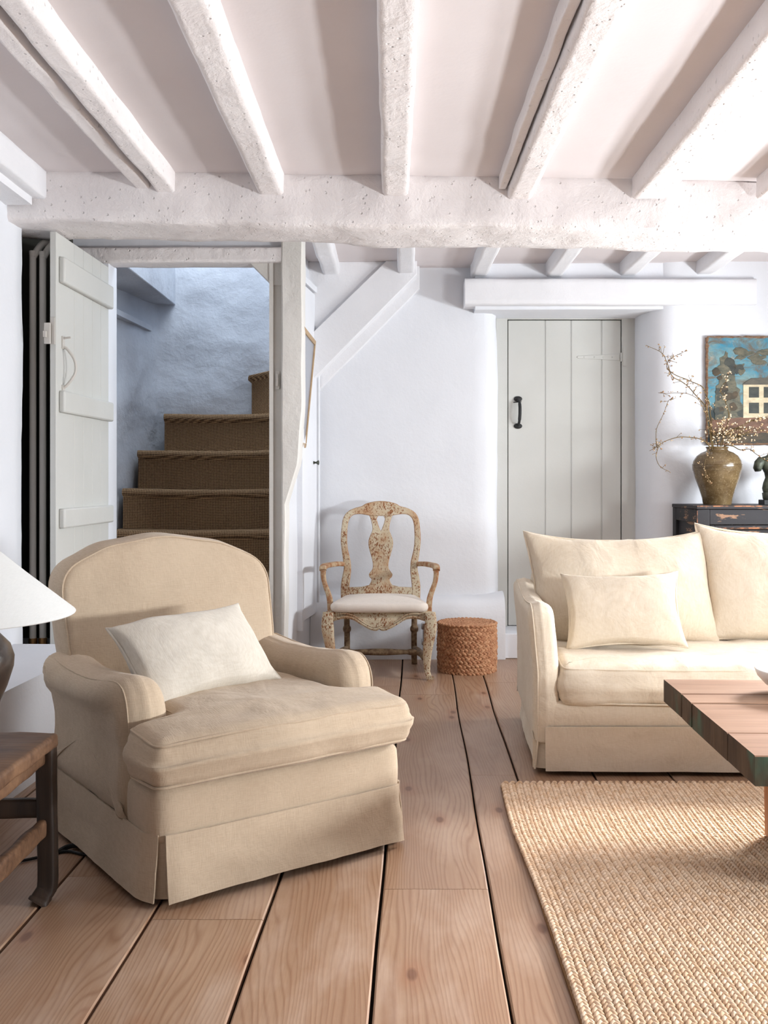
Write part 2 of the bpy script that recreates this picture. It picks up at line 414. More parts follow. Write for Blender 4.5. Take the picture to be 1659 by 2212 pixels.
def puff(mb, prof, t, r, ct=0.0, cb=0.0, nr=8, nq=5, pw=2.0, tf=None, centre=None, bulge=0.0, mi=0):
    """a padded slab: outline prof, thickness t, rounded rim r, crowned faces"""
    n = len(prof); N = normals2(prof)
    c = centre and Vector(centre) or sum(prof, Vector((0, 0))) / n
    ins = [p - q * r for p, q in zip(prof, N)]
    tf = tf or (lambda x, y, z: Vector((x, y, z)))
    R_ = []
    # inner rings follow an ever smoother outline, so tight corners do not fold
    lv = {nr: ins}; cur = list(ins)
    for _ in range(4): cur = [(cur[i - 1] + cur[i] * 2 + cur[(i + 1) % n]) / 4 for i in range(n)]
    for k in range(nr - 1, 0, -1):
        for _ in range(10): cur = [(cur[i - 1] + cur[i] * 2 + cur[(i + 1) % n]) / 4 for i in range(n)]
        lv[k] = cur
    for k in range(1, nr + 1):
        s_ = k / nr; z = -t / 2 - cb * (1 - s_ ** pw); R_.append([(c + (p - c) * s_, z) for p in lv[k]])
    for k in range(1, nq + 1):
        a = math.pi / 2 * k / nq; R_.append([(p + q * (r * math.sin(a)), -t / 2 + r * (1 - math.cos(a))) for p, q in zip(ins, N)])
    for k in (1, 2, 3):
        h = -t / 2 + r + (t - 2 * r) * k / 4
        if t - 2 * r > 1e-4: R_.append([(p + q * bulge * math.sin(math.pi * k / 4), h) for p, q in zip(prof, N)])
    for k in range(nq, 0, -1):
        a = math.pi / 2 * k / nq; R_.append([(p + q * (r * math.sin(a)), t / 2 - r * (1 - math.cos(a))) for p, q in zip(ins, N)])
    for k in range(nr, 0, -1):
        s_ = k / nr; z = t / 2 + ct * (1 - s_ ** pw); R_.append([(c + (p - c) * s_, z) for p in lv[k]])
    rs = [[tf(p.x, p.y, z) for p, z in ring] for ring in R_]
    mb.rings(rs, True, False, mi)
    o = len(mb.v) - n * len(rs); b = len(mb.v)
    mb.v.append(tuple(tf(c.x, c.y, -t / 2 - cb))); mb.v.append(tuple(tf(c.x, c.y, t / 2 + ct)))
    e = o + n * (len(rs) - 1)
    for j in range(n):
        k = (j + 1) % n
        mb.f.append((b, o + k, o + j)); mb.mi.append(mi); mb.f.append((b + 1, e + j, e + k)); mb.mi.append(mi)
    return mb
def piping(mb, prof, z, tf, rad=.0045, inset=0.0, part=None, tr=None):
    if tr:      # seat the cord on the rounded rim of a slab of thickness tr[0], rim radius tr[1]
        s_ = max(-1, min(1, (abs(z) - tr[0] / 2 + tr[1]) / tr[1])); inset = tr[1] * (1 - math.sqrt(1 - s_ * s_)) - rad * .3
    N = normals2(prof); idx = range(len(prof)) if part is None else [i for i in range(len(prof)) if part(prof[i])]
    mb.tube([tf(*(prof[i] - N[i] * inset), z) for i in idx], rad, 6, 0, closed=part is None)
    return mb

def flat(loops, depth, bevel=0.003, tf=None):
    """outline with holes, extruded along local y, edges eased; loops in (x, z)"""
    cu = bpy.data.curves.new('outline', 'CURVE'); cu.dimensions = '2D'; cu.fill_mode = 'BOTH'
    cu.extrude = depth / 2 - bevel; cu.bevel_depth = bevel; cu.bevel_resolution = 2; cu.offset = -bevel
    for lp in loops:
        sp = cu.splines.new('POLY'); sp.points.add(len(lp) - 1); sp.use_cyclic_u = True
        for p, q in zip(sp.points, lp): p.co = (q[0], q[1], 0, 1)
    ob = bpy.data.objects.new('outline', cu); me = bpy.data.meshes.new_from_object(ob)
    mb = MB(); tf = tf or (lambda x, y, z: Vector((x, y, z)))
    mb.add([tf(v.co.x, v.co.z, v.co.y) for v in me.vertices], [tuple(p.vertices) for p in me.polygons])
    bpy.data.objects.remove(ob); bpy.data.curves.remove(cu); bpy.data.meshes.remove(me)
    return mb

def rough_beam(mb, p0, p1, w, h, amp=.006, fr=5.0, n=60, seed=0.0, w1=None, h1=None, chamf=0.18, mi=0):
    """hand-hewn timber from p0 to p1 (centre line); w across, h high"""
    p0, p1 = Vector(p0), Vector(p1); t = (p1 - p0).normalized()
    z = Vector((0, 0, 1)) - t * t.z; z.normalize(); x = t.cross(z); rs = []
    w1 = w1 or w; h1 = h1 or h; cr = min(w, h) * chamf
    for i in range(n + 1):
        u = i / n; c = p0.lerp(p1, u); ww = lerp(w, w1, u) / 2; hh = lerp(h, h1, u) / 2
        ring = []
        corners = [(ww, -hh), (ww, hh), (-ww, hh), (-ww, -hh)]
        for q in range(4):
            a = Vector(corners[q]); b = Vector(corners[(q + 1) % 4]); d = (b - a).normalized(); L = (b - a).length
            for k in range(7):
                ring.append(a + d * (cr + (L - 2 * cr) * k / 6))
        out = []
        for p in ring:
            P = c + x * p.x + z * p.y
            g = Vector((nz(P, fr, 1, seed), nz(P, fr, 1, seed + 9), nz(P, fr, 1, seed + 17))) * amp
            g += Vector((nz(P, fr * .22, 1, seed + 3), nz(P, fr * .22, 1, seed + 5), nz(P, fr * .22, 1, seed + 7))) * amp * 1.6
            g += Vector((nz(P, fr * 4, 1, seed + 2), nz(P, fr * 4, 1, seed + 4), nz(P, fr * 4, 1, seed + 6))) * amp * .35
            out.append(P + g)
        rs.append(out)
    return mb.rings(rs, True, True, mi)

def rough_wall(mb, plan, z0, z1, amp=.006, fr=2.2, nzs=44, seed=0.0, flare=None, step=.08):
    """closed plan outline extruded upward, surface uneven like old plaster; z1 may be a function of (x, y)"""
    P = []
    for i in range(len(plan)):
        a, b = Vector(plan[i]), Vector(plan[(i + 1) % len(plan)]); k = max(1, round((b - a).length / step))
        P += [a + (b - a) * (j / k) for j in range(k)]
    rs = []
    for i in range(nzs + 1):
        z = lerp(z0, z1, i / nzs); ring = []
        for p in P:
            q = Vector((p.x, p.y, z)); e = min(1, (z1 - z) * 12 + .02, (z - z0) * 12 + .02)
            a = amp * e
            ring.append(q + Vector((nz(q, fr, a, seed) + nz(q, fr * 4, a * .3, seed), nz(q, fr, a, seed + 5) + nz(q, fr * 4, a * .35, seed + 5), 0)))
        rs.append(ring)
    return mb.rings(rs, True, True)

def lobes(mb_name, mats, mats4, tmpl, parent=None, extra=None):
    """one mesh of many equal woven lobes: tmpl (verts, faces) placed by 4x4 matrices"""
    V = np.array(tmpl.v); F = tmpl.f; A = np.array([np.array(mm) for mm in mats4])
    Vh = np.concatenate([V, np.ones((len(V), 1))], 1)
    out = np.einsum('kij,nj->kni', A, Vh)[:, :, :3].reshape(-1, 3)
    fs = []
    nv = len(V)
    for k in range(len(A)): fs += [tuple(i + k * nv for i in f) for f in F]
    vs = out.tolist(); mi = [0] * len(fs)
    if extra is not None:
        o = len(vs); vs += extra.v; fs += [tuple(i + o for i in f) for f in extra.f]; mi += [1] * len(extra.f)
    me = bpy.data.meshes.new(mb_name); me.from_pydata(vs, [], fs)
    for mt in mats: me.materials.append(mt.m)
    me.polygons.foreach_set('material_index', mi)
    me.polygons.foreach_set('use_smooth', [True] * len(me.polygons)); me.update()
    o = bpy.data.objects.new(mb_name, me); COL.objects.link(o)
    if parent is not None: o.parent = parent
    return o

# ------------------------------------------------------------------ the room
CEIL = 2.56
# floor: wide worn boards with open joints over a dark void
rng = random.Random(4)
mb = MB(); base_x = [-2.3 + .303 * i for i in range(18)]
edges = [x + rng.uniform(-.008, .008) for x in base_x]
ends = {0: [2.0, 4.4], 1: [3.1, 5.2], 2: [2.2, 4.9], 3: [1.6, 4.0], 4: [2.9, 5.3], 5: [2.615, 5.0], 6: [1.9, 5.6], 7: [2.81, 5.37], 8: [2.0, 3.9], 9: [3.5, 5.7]}
edges[4] = -.985; edges[5] = -.665; edges[6] = -.362; edges[7] = -.06; edges[8] = .242
for i in range(17):
    gap = .0034 if i % 3 else .0050
    cut = [-.6] + ends.get(i, [2.4 + .5 * (i % 4), 5.0]) + [7.2]
    for j in range(len(cut) - 1):
        y0, y1 = cut[j] + .0012, cut[j + 1] - .0012; ny = max(2, int((y1 - y0) / .12)); rs = []
        for k in range(ny + 1):
            y = lerp(y0, y1, k / ny)
            xa = edges[i] + .021 * (y - 2.1) + gap + nz((edges[i], y, 0), 1.3, .006); xb = edges[i + 1] + .021 * (y - 2.1) - gap + nz((edges[i + 1], y, 0), 1.3, .006)
            cup = [(-.022, xa), (-.003, xa), (0, xa + .004), (.0008, lerp(xa, xb, .3)), (0.0, lerp(xa, xb, .55)), (.0008, lerp(xa, xb, .8)), (0, xb - .004), (-.003, xb), (-.022, xb)]
            rs.append([Vector((x, y, z - .0008)) for z, x in cup])
        mb.rings(rs, True, True)
mb.box(-2.6, 3.1, -.7, 7.3, -.06, -.02, 1)
struct(mb.build('floor', [W['floor'], W['gapdark']], angle=30))

mb = MB(); mb.box(-2.6, 3.1, -.7, 5.55, CEIL, CEIL + .12); mb.box(-.62, 3.1, 5.55, 7.2, CEIL, CEIL + .12)
struct(mb.build('ceiling', W['ceil']))

# back wall: bay behind the painted chair, rounding into the deep door recess
mb = MB()
rough_wall(mb, [(-.60, 6.57), (.57, 6.57), (.63, 6.60), (.665, 6.68), (.67, 6.86), (.55, 6.98), (-.60, 6.9)], 0, CEIL, .012, 1.7, 48, 1)
rough_wall(mb, [(1.612, 6.86), (1.618, 6.66), (1.65, 6.50), (1.72, 6.41), (1.85, 6.385), (2.9, 6.38), (2.9, 6.9), (1.70, 6.95)], 0, CEIL, .010, 1.7, 48, 2)
rough_wall(mb, [(.50, 6.45), (1.85, 6.42), (1.85, 6.95), (.50, 6.95)], 2.262, CEIL, .005, 2, 8, 3)
rough_wall(mb, [(.6, 6.87), (1.7, 6.87), (1.7, 6.98), (.6, 6.98)], 0, 2.5, .0, 2, 4, 3)
struct(mb.build('wall_back', W['wall'], angle=60))
# thick plinth at the foot of the wall and the raised sill of the door
mb = MB(); prof = [(6.43, 0), (6.432, .26), (6.445, .335), (6.48, .375), (6.56, .40), (6.62, .40), (6.62, 0)]
rs = []
for i in range(29):
    u = i / 28; x = lerp(-.57, .69, u)
    rise = .025 * max(0, (u - .86) / .14) if u > .86 else 0
    rs.append([Vector((x + nz((x, y, z), 3, .008), y + nz((x, y, z), 3.3, .014, 3), z + (nz((x, y, z), 3, .012, 6) + rise if z > .2 else 0))) for y, z in prof])
mb.rings(rs)
struct(mb.build('baseboard_back', W['wall'], angle=60))
mb = MB(); rough_wall(mb, [(.69, 6.46), (1.66, 6.46), (1.66, 6.85), (.69, 6.85)], 0, .163, .003, 3, 8, 4)
struct(mb.build('trim_1', W['wall'], angle=50, bevel=.006), 'raised white step below the grey plank door')
# lintel timber over the recess
mb = MB(); rough_beam(mb, (.43, 6.46, 2.363), (2.285, 6.44, 2.363), .19, .165, .004, 4, 50, 11, chamf=.06)
struct(mb.build('trim_2', W['beam_white'], angle=50), 'white lintel timber over the grey plank door')

# right-hand wall with its two window openings (outside the frame, they light the room)
mb = MB(); Xr0, Xr1 = 2.86, 3.0
ys = [(-.7, 1.42), (2.78, 4.02), (6.18, 6.95)]
for y0, y1 in ys: mb.box(Xr0, Xr1, y0, y1, 0, CEIL)
WIN = ((1.42, 2.78, .54, 1.62), (4.02, 6.18, .80, 2.34))
for y0, y1, z0, z1 in WIN: mb.box(Xr0, Xr1, y0, y1, 0, z0); mb.box(Xr0, Xr1, y0, y1, z1, CEIL)
struct(mb.build('wall_right', W['wall']))
for k, (y0, y1, z0, z1) in enumerate(WIN):
    mb = MB()
    mb.box(2.87, 2.93, y0, y0 + .05, z0, z1); mb.box(2.87, 2.93, y1 - .05, y1, z0, z1)
    mb.box(2.87, 2.93, y0 + .05, y1 - .05, z0, z0 + .05); mb.box(2.87, 2.93, y0 + .05, y1 - .05, z1 - .05, z1)
    ym = (y0 + y1) / 2; mb.box(2.88, 2.92, ym - .018, ym + .018, z0 + .05, z1 - .05)
    struct(mb.build('window_%d' % (k + 1), W['wall'], bevel=.004))

# left wall, its low ledge and the dark recess with the pipes
mb = MB()
rough_wall(mb, [(-1.95, -.7), (-1.79, -.7), (-1.79, 1.5), (-1.775, 4.60), (-1.775, 4.70), (-1.81, 4.74), (-1.95, 4.74)], 0, CEIL, .012, 2.2, 40, 7)
struct(mb.build('wall_left', W['wall'], angle=60))
mb = MB()
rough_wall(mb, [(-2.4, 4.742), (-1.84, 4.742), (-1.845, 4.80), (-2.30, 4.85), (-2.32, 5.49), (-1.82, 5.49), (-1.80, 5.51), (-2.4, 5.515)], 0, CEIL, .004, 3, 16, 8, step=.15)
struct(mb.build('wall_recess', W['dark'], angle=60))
mb = MB()
rough_wall(mb, [(-1.80, 1.2), (-1.40, 1.2), (-1.40, 3.6), (-1.37, 4.3), (-1.37, 4.58), (-1.80, 4.60)], 0, .40, .008, 2.6, 10, 9)
struct(mb.build('baseboard_left', W['wall'], angle=60))
mb = MB(); mb.box(-2.3, -1.70, 4.76, 5.48, .0, .29)
struct(mb.build('trim_3', W['wall'], bevel=.01), 'low white shelf at the foot of the dark recess')

# door frame of the stairs: post, jamb, lintel, bracket
mb = MB(); rs = []
for i in range(61):
    z = CEIL * i / 60
    xr = -.522 if z > 1.55 else lerp(-.545, -.522, (z - 1.25) / .3) if z > 1.25 else lerp(-.615, -.545, max(0, (z - 1.02) / .23)) if z > 1.02 else -.615 + nz((0, 0, z), 2.5, .03)
    xl = -.64; y0 = 5.45; ring = []
    for (x, y) in ((xl, y0 + .008), (xl + .008, y0), (lerp(xl, xr, .5), y0), (xr - .008, y0), (xr, y0 + .008), (xr, y0 + .15), (xl, y0 + .15)):
        ring.append(Vector((x + nz((x, y, z), 5, .004), y + nz((x, y, z), 7, .003, 4), z)))
    rs.append(ring)
mb.rings(rs)
mb.box(-.70, -.638, 5.52, 5.64, 0, 2.36); mb.box(-.712, -.69, 5.50, 5.54, 0, 2.36)
mb2 = flat([[(-.82, 2.36), (-.63, 2.36), (-.63, 2.235), (-.70, 2.235), (-.72, 2.26), (-.80, 2.34)]], .10, .003, lambda x, y, z: Vector((x, y + 5.56, z)))
mb.add(mb2.v, mb2.f)
struct(mb.build('trim_4', W['post'], angle=40), 'warm grey post at the right of the stair opening')
mb = MB(); rough_beam(mb, (-1.75, 5.54, 2.395), (-.53, 5.54, 2.395), .16, .08, .003, 4, 40, 13, chamf=.08)
struct(mb.build('trim_5', W['beam'], angle=50), 'painted lintel over the stair opening')
mb = MB(); mb.box(-2.35, -.53, 5.52, 5.64, 2.43, CEIL); mb.box(-1.70, -1.60, 5.5, 5.66, 0, 2.36)
struct(mb.build('wall_stair', W['wall']))
# return wall from the post to the back wall (cupboard under the stairs)
mb = MB()
rough_wall(mb, [(-.66, 5.585), (-.64, 5.55), (-.625, 5.56), (-.602, 6.1), (-.555, 6.60), (-.72, 6.60), (-.72, 5.60)], 0, CEIL, .006, 2.4, 44, 21)
struct(mb.build('wall_return', W['wall'], angle=60))
# sloping string under the upper flight
mb = MB()
a, b = Vector((-.66, 6.41, 1.80)), Vector((.10, 6.41, 2.56)); 
poly = [(-.62, 1.82), (-.55, 1.80), (.12, 2.475), (.12, CEIL), (-.075, CEIL), (-.62, 2.03)]
mb2 = flat([poly], .16, .004, lambda x, y, z: Vector((x, y + 6.44, z))); mb.add(mb2.v, mb2.f)
poly = [(-.60, 1.70), (-.52, 1.745), (.14, 2.41), (.14, CEIL), (-.05, CEIL), (-.60, 2.0)]
mb2 = flat([poly], .08, .004, lambda x, y, z: Vector((x, y + 6.55, z))); mb.add(mb2.v, mb2.f)
mb2 = flat([[(-.62, 1.98), (-.07, 2.50), (-.07, CEIL), (-.62, CEIL)]], .06, .003, lambda x, y, z: Vector((x, y + 6.42, z))); mb.add(mb2.v, mb2.f)
struct(mb.build('trim_6', W['beam_white'], angle=50), 'sloping white board below the upper stair flight')

# ---- main beam, joists
mb = MB()
rough_beam(mb, (-1.86, 4.715, 2.456), (2.9, 4.935, 2.452), .40, .240, .016, 3.6, 160, 31, w1=.42, h1=.265, chamf=.07)
struct(mb.build('trim_7', W['beam'], angle=50), 'large rough hewn ceiling beam across the room')
def joist(k, x0, x1, w, zb, y0, y1, seed, mat, label, h=None):
    h = h or (CEIL + .02 - zb); mb = MB()
    rough_beam(mb, (x0, y0, zb + h / 2), (x1, y1, zb + h / 2), w, h, .005, 4.0, 70, seed, chamf=.10)
    struct(mb.build('trim_%d' % k, mat, angle=50), label)
J = [(-1.10, -1.06, .085, 2.468, 'narrow painted joist second from the left wall'),
     (-.575, -.58, .115, 2.465, 'painted joist above the stair opening'),
     (.02, -.012, .12, 2.465, 'painted joist at the middle of the ceiling'),
     (.595, .565, .115, 2.462, 'painted joist with a batten along its left side'),
     (1.14, 1.165, .16, 2.462, 'wide painted joist at the right of the ceiling'),
     (1.72, 1.73, .15, 2.462, 'painted joist at the far right of the ceiling')]
for i, (x0, x1, w, zb, lab) in enumerate(J): joist(8 + i, x0, x1, w, zb, -.7, 4.62, 40 + i, W['beam'], lab)
joist(14, -1.235, -1.165, .065, 2.487, -.7, 4.6, 50, W['beam'], 'slim painted batten beside the narrow joist')
joist(15, .512, .482, .035, 2.50, -.7, 4.6, 51, W['beam'], 'thin batten fixed along the left side of a joist')
mb = MB(); rough_beam(mb, (-1.71, -.7, 2.50), (-1.70, 4.56, 2.50), .2, .13, .004, 4, 60, 52, chamf=.06)
mb.box(-1.8, -1.655, -.7, 4.5, 2.40, 2.45)
struct(mb.build('trim_16', W['beam_white'], angle=50), 'white wall plate along the top of the left wall')
for i in range(7):
    x = -.97 + .479 * i
    if i == 0: continue
    joist(16 + i, x + .055 + (.02 if i == 3 else 0), x + .06, .105, 2.478, 4.9, 6.5, 60 + i, W['beam_white'],
          ['', 'short white joist above the hanging picture', 'short white joist where the sloping board ends', 'short white joist at the left end of the lintel',
           'short white joist above the plank door', 'short white joist right of the plank door', 'short white joist at the far right'][i])

# ---- stairwell
mb = MB()
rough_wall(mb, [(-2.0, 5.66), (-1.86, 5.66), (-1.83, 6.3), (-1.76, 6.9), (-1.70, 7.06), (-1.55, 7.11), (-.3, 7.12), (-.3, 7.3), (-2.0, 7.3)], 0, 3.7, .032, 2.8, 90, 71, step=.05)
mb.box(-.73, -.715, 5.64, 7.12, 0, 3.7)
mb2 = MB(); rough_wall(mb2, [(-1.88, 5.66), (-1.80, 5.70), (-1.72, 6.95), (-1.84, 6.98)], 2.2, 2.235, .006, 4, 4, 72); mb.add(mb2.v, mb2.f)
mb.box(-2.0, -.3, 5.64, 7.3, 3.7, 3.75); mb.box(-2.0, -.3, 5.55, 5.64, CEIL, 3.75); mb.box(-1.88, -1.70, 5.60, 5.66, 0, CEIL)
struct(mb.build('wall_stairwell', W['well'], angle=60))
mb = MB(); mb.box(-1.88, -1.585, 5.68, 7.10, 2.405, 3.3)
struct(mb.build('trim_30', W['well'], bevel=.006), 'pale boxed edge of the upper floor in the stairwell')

st = thing('staircase', 'steep enclosed staircase covered in brown woven sisal carpet', 'stairs', (-1.2, 5.9, 0))
RISE = .257
for k in range(1, 8):
    Z = RISE * k - .18; y = 5.66 + .185 * (k - 1) - (.10 if k < 3 else 0)
    xl = {1: -1.58, 2: -1.58, 3: -1.79, 4: -1.785, 5: -1.775, 6: -1.74, 7: -1.62}[k]; xr = -.735
    mb = MB(); prof = []
    z0 = max(0, Z - RISE); yb = y + .25
    skew = .10 if k == 7 else .05 if k == 6 else 0.0
    prof = [(y + .028, z0), (y + .03, Z - .06)]
    for q in range(9):
        a = -math.pi / 2 + math.pi * q / 8; prof.append((y + .022 - .022 * math.cos(a) * 1.0, Z - .025 + .025 * math.sin(a)))
    prof += [(y + .06, Z), (yb + (1.0 if k == 7 else .1), Z), (yb + (1.0 if k == 7 else .1), z0)]
    rs = []
    for i in range(17):
        u = i / 16; x = lerp(xl, xr, u)
        rs.append([Vector((x + 1.2, min(yy - 5.9 + skew * (1 - u) + nz((x, yy, zz), 6, .005) + .006 * math.sin(u * 9 + k), 1.19), zz + nz((x, yy, zz), 5, .004, 3) - .008 * math.sin(math.pi * u))) for yy, zz in prof])
    mb.rings(rs); mb.build('step', W['carpet'], st, angle=60)
# winder: the next riser turns towards the right
mb = MB(); Z0, Z1 = RISE * 7 - .185, RISE * 8 - .16; pts = [(-1.05, 7.06), (-1.03, 6.96), (-.90, 6.90), (-.735, 6.85)]
rs = []
for z, e in ((Z0, .01), (Z1 - .05, .01), (Z1 - .03, -.012), (Z1 - .01, -.012), (Z1, .02)):
    rs.append([Vector((x + 1.2 + (e if i < 2 else 0), y - 5.9 + e, z + (.0 if z < Z1 - .06 else .05 * (x + 1.05) / .33))) for i, (x, y) in enumerate(pts)] + [Vector((-.735 + 1.2, 7.06 - 5.9, z))])
mb.rings(rs); mb.build('step', W['carpet'], st, angle=60)

# ---- doors
# ledged stair door, standing open
d1 = bpy.data.objects.new('door_1', None); COL.objects.link(d1); struct(d1, 'pale ledged plank door standing open against the stair opening')
hx, hy = -1.600, 5.52; fx, fy = -1.622, 4.72
d1.location = (hx, hy, 0); d1.rotation_euler = (0, 0, math.atan2(fy - hy, fx - hx))
L = math.hypot(fx - hx, fy - hy)      # local +x runs from the hinge to the free edge, local +y faces the room
mb = MB(); cuts = [0, .15, .285, .42, .555, L]
for i in range(5): mb.box(cuts[i] + .0015, cuts[i + 1] - .0015, -.03, 0, .02, 2.335)
mb.box(.004, L - .004, -.03, -.006, .022, 2.333)
mb.build('boards', W['door'], d1, bevel=.0025)
for z0, z1 in ((.925, 1.02), (1.48, 1.585), (2.10, 2.225), (.14, .25)):
    mb = MB(); mb.box(.015, L - .035, -.002, .03, z0, z1); mb.build('ledge', W['door'], d1, bevel=.009)
mb = MB(); hp = [(L - .085, .002, 1.60), (L - .09, .02, 1.615), (L - .10, .05, 1.66), (L - .105, .058, 1.70), (L - .10, .05, 1.745), (L - .09, .02, 1.79), (L - .085, .002, 1.80)]
mb.tube(spline(hp, 5), .007, 8); mb.box(L - .10, L - .07, -.001, .006, 1.79, 1.85); mb.box(L - .10, L - .07, -.001, .006, 1.575, 1.615)
mb.tube([(L - .085, 0, 1.84), (L - .085, .04, 1.845)], .005, 8); mb.build('handle', W['pipe'], d1)
mb = MB(); mb.box(L - .002, L + .004, -.028, -.004, 1.80, 1.93); mb.box(L, L + .035, -.05, -.035, 1.83, 1.86); mb.box(L + .012, L + .022, -.05, -.02, 1.80, 1.90)
mb.build('latch', W['pipe'], d1, bevel=.002)

# grey plank door in the back wall
d2 = bpy.data.objects.new('door_2', None); COL.objects.link(d2); struct(d2, 'closed pale grey plank door with black iron pull')
d2.location = (.752, 6.80, .168)
Wd, Hd = .768, 2.082
mb = MB(); px = [0, .252, .429, .637, Wd]
for i in range(4):
    mb.box(px[i] + (.004 if i else 0), px[i + 1] - (.004 if i < 3 else 0), 0, .03, 0, Hd)
    if i < 3: mb.tube([(px[i + 1], .006, 0), (px[i + 1], .006, Hd)], .0045, 6)
mb.box(.002, Wd - .002, .008, .03, .002, Hd - .002)
mb.build('planks', W['door'], d2, bevel=.002)
mb = MB()
mb.box(-.085, -.006, -.01, .04, -.005, Hd + .03); mb.box(Wd + .006, Wd + .10, -.01, .04, -.005, Hd + .03); mb.box(-.006, Wd + .006, -.01, .04, Hd + .006, Hd + .03)
mb.build('frame', W['door'], d2, bevel=.003)
mb = MB(); mb.box(-.006, Wd + .006, .02, .045, -.004, Hd + .006); mb.build('rebate', W['gapdark'], d2)
mb = MB()
hz = 1.15 + 150 * 6.78 / 2150 - .168; hx_ = (1120 - 860) * 6.78 / 2150 - .752
mb.tube(spline([(hx_ - .006, -.012, hz + .085), (hx_ + .004, -.045, hz + .06), (hx_ + .006, -.052, hz), (hx_ + .003, -.045, hz - .06), (hx_, -.012, hz - .09)], 6), [.009] * 7 + [.011] * 11 + [.009] * 7, 10)
for zz in (hz + .09, hz - .095):
    for k in range(1): mb.blob((hx_ - .002, -.006, zz), ((.029, 0, 0), (0, .008, 0), (0, 0, .019)), 14, 8)
mb.tube([(hx_ + .02, -.02, hz + .07), (hx_ - .035, -.018, hz + .065)], .003, 6)
mb.build('handle', W['iron'], d2)
mb = MB(); sz = 1.15 + 269 * 6.78 / 2150 - .168
m2 = flat([[(Wd - .29, sz + .008), (Wd - .01, sz + .022), (Wd - .01, sz - .022), (Wd - .29, sz - .008), (Wd - .30, sz)]], .006, .0015, lambda x, y, z: Vector((x, y - .003, z)))
mb.add(m2.v, m2.f); mb.tube([(Wd + .003, -.008, sz - .03), (Wd + .003, -.008, sz + .03)], .007, 8); mb.box(Wd + .012, Wd + .035, -.016, -.01, sz - .06, sz + .06)
for q in (.06, .12, .18, .25): mb.blob((Wd - q, -.006, sz), ((.006, 0, 0), (0, .003, 0), (0, 0, .006)), 8, 5)
mb.build('strap_hinge', W['door'], d2)

# narrow cupboard door in the return wall
d3 = bpy.data.objects.new('door_3', None); COL.objects.link(d3); struct(d3, 'white cupboard door below the stairs with a small dark knob')
d3.location = (-.590, 6.02, .30); d3.rotation_euler = (0, 0, math.atan2(.47, .055))
mb = MB(); mb.box(0, .44, -.012, .02, 0, 2.05); 
mb.build('panel', W['wall'], d3, bevel=.003)
mb = MB()
for x0, x1 in ((-.05, -.012), (.452, .485)): mb.box(x0, x1, -.025, .02, -.05, 2.10)
mb.box(-.05, .485, -.025, .02, 2.06, 2.10); mb.build('frame', W['wall'], d3, bevel=.004)
mb = MB(); mb.tube([(.33, -.010, .97), (.33, -.022, .97), (.33, -.03, .97), (.33, -.043, .97), (.33, -.048, .97)], [.011, .006, .006, .016, .012], 12)
mb.build('knob', W['bronze'], d3)

# ------------------------------------------------------------------ armchair
ac = thing('armchair', 'large oatmeal linen armchair with rolled arms and a loose skirt', 'armchair', (-.319, 2.919, 0), math.radians(36))
LN = W['arm_linen']
# upholstered base
mb = MB(); tf = lambda x, y, z: Vector((x, y, z + .235))
base = rpoly([(-.42, 0, .07), (.42, 0, .07), (.42, .18, .02), (.40, .22, .02), (.40, .86, .05), (-.40, .86, .05), (-.40, .22, .02), (-.42, .18, .02)], .03)
puff(mb, base, .16, .028, tf=tf, nr=3, bulge=.003)
mb.build('seat_base', LN, ac, wrinkle=[(9, .002, 1)], angle=180)
# skirt: separate cloth panels that meet in kick pleats at the front corners
def cloth_panel(mb, path, z0, z1, flare, seed, amp=.006, nh=9, th=.006, hem=0.0, sag=None):
    P = [Vector(p) for p in path]; n = len(P); outer = []; inner = []
    for j in range(nh + 1):
        v = j / nh; ro = []; ri = []
        for i in range(n):
            t = P[min(i + 1, n - 1)] - P[max(i - 1, 0)]; t.normalize(); nrm = Vector((t.y, -t.x))
            d = flare * v ** 1.3 + nz((P[i].x * 1.0, P[i].y, v * .35), 7, amp * (.25 + .75 * v), seed) + nz((P[i].x, P[i].y, v), 22, amp * .25, seed)
            q = P[i] + nrm * d; z = lerp(z1, z0 + (hem * math.sin(math.pi * i / (n - 1)) if hem else 0), v)
            ro.append(Vector((q.x, q.y, z))); q2 = q - nrm * th; ri.append(Vector((q2.x, q2.y, z)))
        outer.append(ro); inner.append(ri)
    rings = [o + i[::-1] for o, i in zip(outer, inner)]
    mb.rings(rings, True, True)
def seg(a, b, n): return [(lerp(a[0], b[0], i / n), lerp(a[1], b[1], i / n)) for i in range(n + 1)]
mb = MB()
def v2(pts, n=6): return [(p.x, p.y) for p in spline([(a, b, 0) for a, b in pts], n)]
zt = .192
cloth_panel(mb, v2([(-.385, -.006), (-.30, -.011), (0, -.011), (.30, -.011), (.37, -.008), (.40, .004)], 10), .015, zt, .022, 3, .010, hem=.010)
cloth_panel(mb, v2([(-.426, .87), (-.425, .6), (-.425, .3), (-.427, .09), (-.420, .045), (-.400, .012)], 9), .015, zt, .026, 5, .008, hem=.008)
cloth_panel(mb, v2([(.415, .022), (.426, .06), (.426, .3), (.426, .6), (.426, .87)], 9), .015, zt, .012, 7, .007)
cloth_panel(mb, seg((.43, .872), (-.43, .872), 40), .02, zt, .012, 9, .005)
cloth_panel(mb, v2([(-.425, .08), (-.405, .03), (-.37, .004), (-.33, -.003)], 5), .018, zt - .01, .006, 11, .002)
cloth_panel(mb, v2([(.36, .0), (.40, .022), (.424, .06)], 5), .018, zt - .01, .003, 12, .002)
mb.build('skirt', LN, ac, angle=70)
